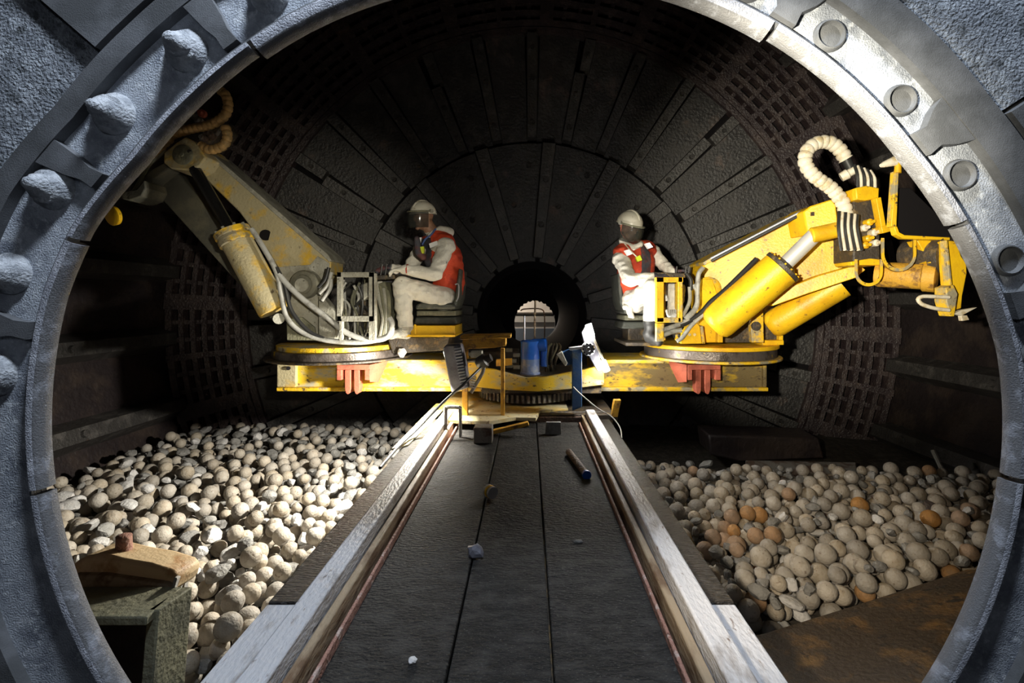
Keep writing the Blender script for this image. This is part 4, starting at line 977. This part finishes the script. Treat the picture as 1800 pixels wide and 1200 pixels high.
caps += [(anklen, .062, P(714, 586, 4.31), .052), (P(714, 586, 4.31), .050, toe, .040), (anklef, .06, P(664, 588, 4.54), .042)]
caps += hand(wrn, P(688, 474, 4.22) - wrn, (0, 0, -1), (0, -1, 0), .55, 1.08) + hand(wrf, P(672, 470, 4.38) - wrf, (0, 0, -1), (0, 1, 0), .6, 1.08)
he, fr = head_parts(hc, (-.62, -.78, -.10), (.06, 0, 1), .98)
def cl(p):
    if (p - hc).length < .155 and p.z > neck.z - .01: return 1
    if (p - wrn).dot(wrn - eln) > 0 and (p - wrn).length < .2 and p.x < wrn.x: return 2
    if (p - wrf).length < .2 and p.x < wrf.x: return 3
    if p.z < anklen.z - .012 and p.x > -1.36: return 4
    return 0
blob('body', caps, he, .0085, ['cloth_white', 'skin', 'cloth_white', 'vest_dark', 'boot_dusty'], cl, man, 4, .011)
vc = chain([P(786, 508, 4.57), waist, chest, P(774, 430, 4.53)], [.155, .165, .178, .135])
vc += [(P(780, 428, 4.42), .108, P(752, 433, 4.65), .106), (P(770, 420, 4.44), .085, P(768, 420, 4.60), .085)]
def vcl(p):
    t = p - chest
    return 1 if (t.x < -.085 and t.y < .05 and p.z < upper.z + .03) else 0
blob('vest', vc, [], .011, ['vest_red', 'vest_dark'], vcl, man, 6, .009)
blob('hood', [(P(774, 404, 4.44), .04, P(790, 408, 4.52), .046), (P(790, 408, 4.52), .046, P(782, 404, 4.62), .04), (P(756, 414, 4.40), .026, P(774, 404, 4.44), .04)], [], .010, ['cloth_white'], None, man, 5, .004)
MB().prism([P(754, 428, 4.29), P(768, 423, 4.29), P(770, 430, 4.285), P(756, 436, 4.285)], (0, .03, 0)).build('reflective_patch', 'white_patch', man)
MB().prism([P(733, 418, 4.36), P(741, 417, 4.36), P(739, 426, 4.36), P(732, 425, 4.36)], (0, .03, 0)).build('reflective_patch', 'white_patch', man)
rt = MB().prism([P(735, 434, 4.34), P(745, 433, 4.34), P(745, 445, 4.34), P(735, 446, 4.34)], (0, .03, 0)).build('radio_tag', 'tag_yellow', man)
MB().prism([P(733.5, 434, 4.338), P(736.5, 434, 4.338), P(736.5, 446, 4.338), P(733.5, 446, 4.338)], (0, .03, 0)).build('stripe', 'tag_red', rt)
MB().tube([P(766, 402, 4.38), P(758, 412, 4.36), P(748, 420, 4.35), P(742, 430, 4.35)], .009, 8).build('neck_strap', 'strap_blue', man)
blob('respirator', [(P(733, 420, 4.36), .028, P(736, 444, 4.36), .035), (P(736, 444, 4.36), .035, P(744, 452, 4.37), .03)], [], .009, ['vest_dark'], None, man, 4)
MB().cyl(wrn + V((.016, 0, 0)), wrn + V((.026, 0, 0)), .048, .050, 18).build('cuff_band', 'vest_red', man)
helmet(man, fr, 1.0); visor(man, fr, 1.0, -.085, .060); eyes(man, fr, .98)
MB().box(fr[0] + fr[1] * -.11 + fr[3] * .062 + fr[2] * .03, (.03, .05, .022), fr[4]).build('lamp_clip', 'dust_grey', man, bevel=.004)
for a in (-1, 0, 1):
    MB().box(P(712, 578 + 3 * a, 4.235), (.05, .01, .006)).build('boot_lace', 'hose_cream', man)

# ---- right operator, turned to the right boom
man = empty('person', P(1130, 600, 4.6), 'seated person in white overalls, red vest and pale helmet facing right', 'person', 'machine operators')
hipn, hipf = P(1115, 528, 4.58), P(1132, 522, 4.74)
kneen, kneef = P(1149, 506, 4.24), P(1190, 508, 4.50)
anklen, anklef = P(1144, 566, 4.26), P(1184, 570, 4.46)
pel, waist, chest, upper, neck = P(1120, 524, 4.68), P(1114, 495, 4.68), P(1118, 463, 4.66), P(1116, 440, 4.64), P(1108, 424, 4.62)
shn, shf = P(1092, 455, 4.54), P(1146, 444, 4.76)
eln, elf = P(1106, 492, 4.36), P(1166, 466, 4.66)
wrn, wrf = P(1148, 487, 4.30), P(1183, 478, 4.50)
hc = P(1105, 402, 4.58)
caps = chain([hipn, kneen, anklen], [.100, .082, .070]) + chain([hipf, kneef, anklef], [.100, .08, .066])
caps += chain([pel, waist, chest, upper], [.135, .135, .145, .115]) + [(upper, .075, neck, .06), (neck, .058, hc, .055)]
caps += [(shn, .085, shf, .085), (hipn, .12, hipf, .12), (upper, .11, shn, .085), (upper, .11, shf, .085)]
caps += chain([shn, eln, wrn], [.078, .066, .046]) + chain([shf, elf, wrf], [.074, .060, .045])
caps += [(anklen, .064, P(1142, 590, 4.27), .056), (P(1142, 592, 4.27), .052, P(1158, 600, 4.16), .042), (anklef, .06, P(1192, 588, 4.42), .045)]
caps += hand(wrn, P(1170, 484, 4.28) - wrn, (0, 0, -1), (0, 1, 0), .55, 1.05) + hand(wrf, P(1198, 476, 4.46) - wrf, (0, 0, -1), (0, -1, 0), .6, 1.05)
he, fr = head_parts(hc, (.50, -.80, -.34), (.02, 0, 1), 1.0)
def cl2(p):
    if (p - hc).length < .16 and p.z > neck.z - .005: return 1
    if (p - wrn).length < .2 and p.x > wrn.x: return 2
    if (p - wrf).length < .2 and p.x > wrf.x and p.z > wrf.z - .12: return 2
    if p.z < anklen.z + .01: return 3
    return 0
blob('body', caps, he, .0085, ['cloth_white', 'skin', 'vest_dark', 'boot_black'], cl2, man, 4, .011)
vc = chain([P(1118, 512, 4.68), waist, chest, P(1114, 446, 4.64)], [.155, .166, .180, .140]) + [(P(1098, 447, 4.57), .112, P(1136, 441, 4.72), .106), (P(1104, 440, 4.58), .088, P(1126, 437, 4.66), .088)]
def vcl2(p):
    t = p - chest
    return 1 if (abs(t.x - .06) < .05 and t.y < -.1 and p.z > waist.z) else 0
blob('vest', vc, [], .011, ['vest_red', 'vest_dark'], vcl2, man, 6, .009)
blob('collar', [(P(1094, 424, 4.56), .03, P(1112, 436, 4.50), .03), (P(1094, 424, 4.56), .035, P(1108, 418, 4.70), .04), (P(1126, 430, 4.52), .028, P(1112, 436, 4.50), .028)], [], .010, ['cloth_white'], None, man, 5, .004)
for x, y in ((1106, 444), (1142, 432)):
    MB().prism([P(x - 8, y - 4, 4.41), P(x, y - 6, 4.40), P(x + 6, y + 2, 4.39), P(x - 2, y + 5, 4.40)], (0, .05, 0)).build('reflective_patch', 'white_patch', man)
MB().prism([P(1118, 452, 4.41), P(1125, 448, 4.41), P(1129, 457, 4.41), P(1121, 460, 4.41)], (0, .05, 0)).build('radio_tag', 'tag_yellow', man)
MB().tube([P(1098, 428, 4.50), P(1108, 440, 4.455), P(1120, 452, 4.44)], .006, 8).build('neck_strap', 'hose_cream', man)
helmet(man, fr, 1.04); visor(man, fr, 1.02, -.11, .045); eyes(man, fr, 1.0)
MB().tube([fr[0] + fr[1] * -.104 + fr[3] * .05, fr[0] + fr[1] * -.09 + fr[3] * -.04 + fr[2] * .01, fr[0] + fr[1] * -.03 + fr[3] * -.105 + fr[2] * .05], .004, 6).build('chin_strap', 'rust_red', man)

# ------------------------------------------------------------------ slabs, planks and castings lying on the charge
cb = empty('liner_casting', P(240, 1090, 1.95), 'beige cast liner with a rusty lifting peg on a hollow dark green box', 'casting')
MB().prism([(-1.98, 1.86, -1.215), (-1.47, 1.86, -1.215), (-1.47, 2.06, -1.215), (-1.98, 2.06, -1.215)], (0, 0, -.035)).build('top_plate', 'dust_green', cb, bevel=.006)
MB().prism([(-1.455, 1.90, -1.215), (-1.43, 2.06, -1.215), (-1.47, 2.06, -1.215), (-1.50, 1.90, -1.215)], (-.02, -.02, -.42)).build('side_plate', 'dust_green', cb, bevel=.006)
MB().span(-1.98, -1.52, 2.02, 2.06, -1.68, -1.25).build('rear_plate', 'shell_dark', cb, bevel=.006)  # inner plates coloured dark for the shade inside the box
MB().span(-1.98, -1.93, 1.88, 2.02, -1.68, -1.25).build('side_plate', 'shell_dark', cb, bevel=.006)
MB().prism(polyP([(120, 1040), (125, 990), (150, 978), (182, 976), (215, 984), (262, 992), (300, 1004), (312, 1016), (303, 1043)], 2.10), (.01, .15, -.01)).build('casting', 'cast_beige', cb, bevel=.02)
MB().prism(polyP([(125, 1038), (126, 1012), (180, 1012), (290, 1028), (303, 1040), (300, 1046)], 2.07), (0, .04, 0)).build('lower_step', 'rust_tan', cb, bevel=.01)
MB().prism(polyP([(226, 976), (318, 1000), (318, 1006), (226, 984)], 2.14), (.0, .06, .0)).build('top_rib', 'cast_beige', cb, bevel=.006)
MB().lathe(P(218, 990, 2.18), (0, 0, 1), [(0, .036), (.03, .034), (.10, .030), (.125, .030), (.13, .022)], 18).build('peg', 'rust_pink', cb)
MB().prism([P(304, 1046, 2.05), P(312, 1016, 2.05), P(330, 1003, 2.3), P(331, 1038, 2.3), P(310, 1083, 2.05), P(302, 1084, 2.05)], (-.02, .01, 0)).build('end_plate', 'cast_grey', cb, bevel=.004)
rp_ = MB(); rp_.prism([P(1270, 1128, 2.30), P(1345, 1112, 2.36), P(1520, 1058, 2.52), P(1700, 1000, 2.66), P(1790, 1000, 2.4), P(1760, 1290, 1.62), P(1440, 1330, 1.60)], (0, .02, -.05))
tag(rp_.build('rusty_plate', 'rust_plate', bevel=.006), 'large rust-stained steel plate in the bottom right corner', 'plate')
tag(MB().prism([P(1328, 862, 4.15), P(1380, 868, 4.12), P(1508, 842, 4.22), P(1505, 812, 4.75), P(1310, 808, 4.75)], (0, 0, -.07)).build('liner_slab', 'rust_grey', bevel=.01), 'flat dark slab with a pointed edge on the right heap', 'slab')
tag(MB().prism(polyP([(1245, 764), (1440, 770), (1450, 806), (1300, 812), (1250, 800)], 4.95), (0, .35, .02)).build('liner_slab', 'shell_dark', bevel=.02), 'thick black slab standing behind the right heap', 'slab')
tag(MB().prism([P(1528, 905, 3.75), P(1632, 908, 3.70), P(1636, 876, 3.9), P(1532, 868, 3.95)], (0, .25, -.12)).build('rough_block', 'rust_grey', bevel=.02), 'rough grey block beside the plank at the right ring', 'block')
tag(MB().prism([P(1628, 890, 3.60), P(1640, 884, 3.66), P(1750, 945, 3.30), P(1752, 965, 3.25), P(1738, 970, 3.22), P(1632, 912, 3.55)], (.06, .10, 0)).build('plank', 'wood_grey', bevel=.008), 'grey weathered plank slanting down to the right ring', 'plank')
tag(MB().tube([P(1640, 792, 4.6), P(1660, 835, 4.4), P(1678, 882, 4.1)], .02, 8).build('iron_bar', 'rust_grey'), 'thin dark bar leaning on the right shell wall', 'bar')
tag(MB().tube([P(1228, 942, 3.36), P(1270, 955, 3.30), P(1310, 972, 3.22), P(1345, 992, 3.1)], .016, 7).build('stick', 'wood_grey'), 'long crooked stick near the right rail', 'stick')
tag(MB().tube([P(1268, 1022, 2.85), P(1300, 1014, 2.90), P(1336, 994, 2.98)], .014, 7).build('stick', 'rust_brown'), 'short dark stick crossing the balls near the right rail', 'stick')

# ------------------------------------------------------------------ the charge: balls and stones dropped one by one
rng = random.Random(42)
CELL = .16; grid = {}; items = []                      # (x, y, z, r, kind, side)
def near(x, y):
    i, j = int(math.floor(x / CELL)), int(math.floor(y / CELL))
    for a in (-1, 0, 1):
        for b_ in (-1, 0, 1):
            for t in grid.get((i + a, j + b_), ()): yield t
def rest(x, y, r):
    z = bed_z(x, y) + r * .9
    for t in near(x, y):
        d2 = (t[0] - x) ** 2 + (t[1] - y) ** 2; s = r + t[3]
        if d2 < s * s:
            zz = t[2] + math.sqrt(s * s - d2)
            if zz > z: z = zz
    return z
def free(x, y):
    if (x - AX.x) ** 2 + (1.45) ** 2 > (RS - .28) ** 2: return False
    if y > hy(math.hypot(x, 1.45)) - .28: return False
    if -2.1 < x < -1.33 and y < 2.13: return False
    if x > 0:
        if y > 4.75 - .1 * x: return False
        if y < 2.42 + .30 * (x - 1.0) and x > .98: return False
    return True
def drop(n, x0, x1, y0, y1, side):
    for _ in range(n):
        far = rng.random()
        best = None
        u = rng.random()
        kind = 'ball'
        r = rng.choice((.044, .050, .053, .056, .060)) * rng.uniform(.97, 1.03)
        if u < .34: kind = 'stone'; r = rng.uniform(.026, .060) if side < 0 else rng.uniform(.022, .05)
        elif u < .34: r = rng.uniform(.06, .066)
        for _k in range(9):
            x = rng.uniform(x0, x1); y = rng.uniform(y0, y1)
            if not free(x, y): continue
            z = rest(x, y, r)
            if best is None or z < best[2]: best = (x, y, z)
        if best is None or best[2] > -1.52: continue
        x, y, z = best
        if kind == 'ball' and side < 0 and y > 4.9 and rng.random() < .55: kind = 'stone'
        t = (x, y, z, r, kind, side); items.append(t)
        grid.setdefault((int(math.floor(x / CELL)), int(math.floor(y / CELL))), []).append(t)
drop(2300, -4.4, -.88, 1.78, 6.1, -1)
drop(1500, .72, 4.4, 1.78, 4.75, 1)
# which show largest from the mouth: small depth buffer of discs
W, H = 900, 600; buf = np.full((H, W), -1, int); dep = np.full((H, W), 1e9)
for k, (x, y, z, r, kind, side) in enumerate(items):
    u, v, q = (VX + F * x / y) / 2, (VY - F * z / y) / 2, F * r / y / 2
    i0, i1, j0, j1 = int(max(0, u - q)), int(min(W - 1, u + q)) + 1, int(max(0, v - q)), int(min(H - 1, v + q)) + 1
    if i1 <= i0 or j1 <= j0: continue
    jj, ii = np.mgrid[j0:j1, i0:i1]; m = ((ii - u) ** 2 + (jj - v) ** 2 < q * q) & (dep[j0:j1, i0:i1] > y)
    # the track hides what lies behind its flanges
    dep[j0:j1, i0:i1][m] = y; buf[j0:j1, i0:i1][m] = k
vv, uu = np.mgrid[0:H, 0:W]
px, py = uu * 2 + 1, vv * 2 + 1
rad = np.hypot(px - 925, py - 745)
Yt = .965 * F / np.maximum(py - VY, 1); Xt = (px - VX) / F * Yt
hid = (rad > 842) | ((Xt > -.84) & (Xt < .67) & (py > 700) & (Yt < 4))
buf[hid] = -1
cnt = np.bincount(buf[buf >= 0].ravel(), minlength=len(items))
balls = sorted([k for k in range(len(items)) if items[k][4] == 'ball' and cnt[k] > 4], key=lambda k: -cnt[k])[:298]
stones = sorted([k for k in range(len(items)) if items[k][4] == 'stone' and cnt[k] > 6], key=lambda k: -cnt[k])[:210]
single = set(balls) | set(stones)

def ico(sub):
    bm = bmesh.new(); bmesh.ops.create_icosphere(bm, subdivisions=sub, radius=1); bm.verts.ensure_lookup_table()
    vs = [v.co.copy() for v in bm.verts]; fs = [tuple(v.index for v in f.verts) for f in bm.faces]; bm.free(); return vs, fs
iv3, if3 = ico(3); iv2, if2 = ico(2); iv1, if1 = ico(1)
def ball_mesh(m, seed, hi=True):
    vs, fs = (iv3, if3)
    me = bpy.data.meshes.new('grinding_ball')
    me.from_pydata([tuple(v * (1 + .035 * noise.noise(v * 1.4 + V((seed, 0, 0))) + .008 * noise.noise(v * 6 + V((0, seed, 0))))) for v in vs], [], fs)
    me.materials.append(MATS[m]); me.shade_smooth(); return me
ball_ms = [ball_mesh('ball_steel', s * 3.1) for s in range(7)]; rust_ms = [ball_mesh('ball_rust', 60 + s) for s in range(2)]
def stone_shape(seed):
    r_ = random.Random(seed); sc = V((r_.uniform(.85, 1.4), r_.uniform(.7, 1.1), r_.uniform(.6, .9)))
    cuts = [(V((r_.gauss(0, 1), r_.gauss(0, 1), r_.gauss(0, 1))).normalized(), r_.uniform(.55, .85)) for _ in range(9)]
    out = []
    for v in iv2:
        p = v.copy()
        for n_, d in cuts:
            e = p.dot(n_) - d
            if e > 0: p -= n_ * e * .92
        out.append(V((p.x * sc.x, p.y * sc.y, p.z * sc.z)) * 1.12)
    return out
stone_vs = [stone_shape(s) for s in range(14)]
def stone_mesh(i, m):
    me = bpy.data.meshes.new('stone'); me.from_pydata([tuple(v) for v in stone_vs[i]], [], if2); me.materials.append(MATS[m]); me.shade_smooth(); me.set_sharp_from_angle(angle=R(28)); return me
stone_ms = [stone_mesh(i, 'stone_grey') for i in range(14)]; pale_ms = [stone_mesh(i, 'stone_pale') for i in range(14)]
stuff = {('ball', -1): MB(), ('ball', 1): MB(), ('stone', -1): MB(), ('stone', 1): MB()}
for k, (x, y, z, r, kind, side) in enumerate(items):
    if k in single:
        e = (rng.uniform(0, 6.3), rng.uniform(0, 6.3), rng.uniform(0, 6.3))
        u_, v_ = VX + F * x / y, VY - F * z / y
        if kind == 'ball':
            rusty = side > 0 and math.hypot((u_ - 1310) / 60, (v_ - 935) / 34) < 1 or (side > 0 and rng.random() < .09)
            o = inst(rng.choice(rust_ms if rusty else ball_ms), 'grinding_ball', None, (x, y, z), e, (r, r, r))
            sz = 'large' if r > .056 else ('small' if r < .049 else 'middling')
            if side < 0: zn = 'against the left rail' if x > -1.35 else ('by the beige casting' if y < 2.7 else ('beside the left shell wall' if x < -3.1 else ('far back below the left turntable' if y > 4.4 else 'in the open middle of the left heap')))
            else: zn = 'against the right rail' if x < 1.15 else ('along the rusty plate edge' if y < 2.75 + .3 * (x - 1) else ('near the grey plank' if x > 2.2 else ('far back by the dark slab' if y > 3.9 else 'in the open middle of the right heap')))
            if rusty: tag(o, 'orange rust-stained %s ball %s' % (sz, zn), 'ball', 'rusty balls ' + zn)
            elif side < 0: tag(o, 'pale dusty %s grinding ball %s' % (sz, zn), 'ball', sz + ' pale balls ' + zn)
            else: tag(o, 'dull beige %s grinding ball %s' % (sz, zn), 'ball', sz + ' beige balls ' + zn)
        else:
            pale = rng.random() < (.62 if side < 0 and y < 4.6 else .3)
            if side > 0: pale = rng.random() < .22
            o = inst(rng.choice(pale_ms if pale else stone_ms), 'stone', None, (x, y, z), (rng.uniform(-.5, .5), rng.uniform(-.5, .5), rng.uniform(0, 6.3)), (r, r, r))
            sz = 'large' if r > .048 else ('small' if r < .036 else 'middling'); cw = 'whitish' if pale else 'grey'
            if side < 0: zn = 'against the left rail' if x > -1.35 else ('by the beige casting' if y < 2.7 else ('beside the left shell wall' if x < -3.1 else ('far back below the left turntable' if y > 4.4 else 'in the open middle of the left heap')))
            else: zn = 'against the right rail' if x < 1.15 else ('along the rusty plate edge' if y < 2.75 + .3 * (x - 1) else ('near the grey plank' if x > 2.2 else ('far back by the dark slab' if y > 3.9 else 'in the open middle of the right heap')))
            tag(o, '%s %s angular stone %s' % (sz, cw, zn), 'stone', '%s %s stones %s' % (sz, cw, zn))
    else:
        if kind == 'ball': stuff[(kind, side)].add([V((x, y, z)) + v * r for v in iv2], if2)
        else:
            q = Euler((rng.uniform(-.5, .5), rng.uniform(-.5, .5), rng.uniform(0, 6.3))).to_matrix()
            stuff[(kind, side)].add([V((x, y, z)) + q @ (v * r) for v in stone_vs[rng.randrange(14)]], if2)
for (kind, side), mb in stuff.items():
    me = bpy.data.meshes.new(kind); me.from_pydata(mb.v, [], mb.f); me.materials.append(MATS['ball_steel' if kind == 'ball' else 'stone_grey']); me.shade_smooth()
    o = bpy.data.objects.new('grinding_ball_heap' if kind == 'ball' else 'stone_heap', me); COL.objects.link(o)
    tag(o, 'remaining small or buried %s of the heap %s of the track' % ('balls' if kind == 'ball' else 'stones', 'left' if side < 0 else 'right'), 'heap', kind='stuff')
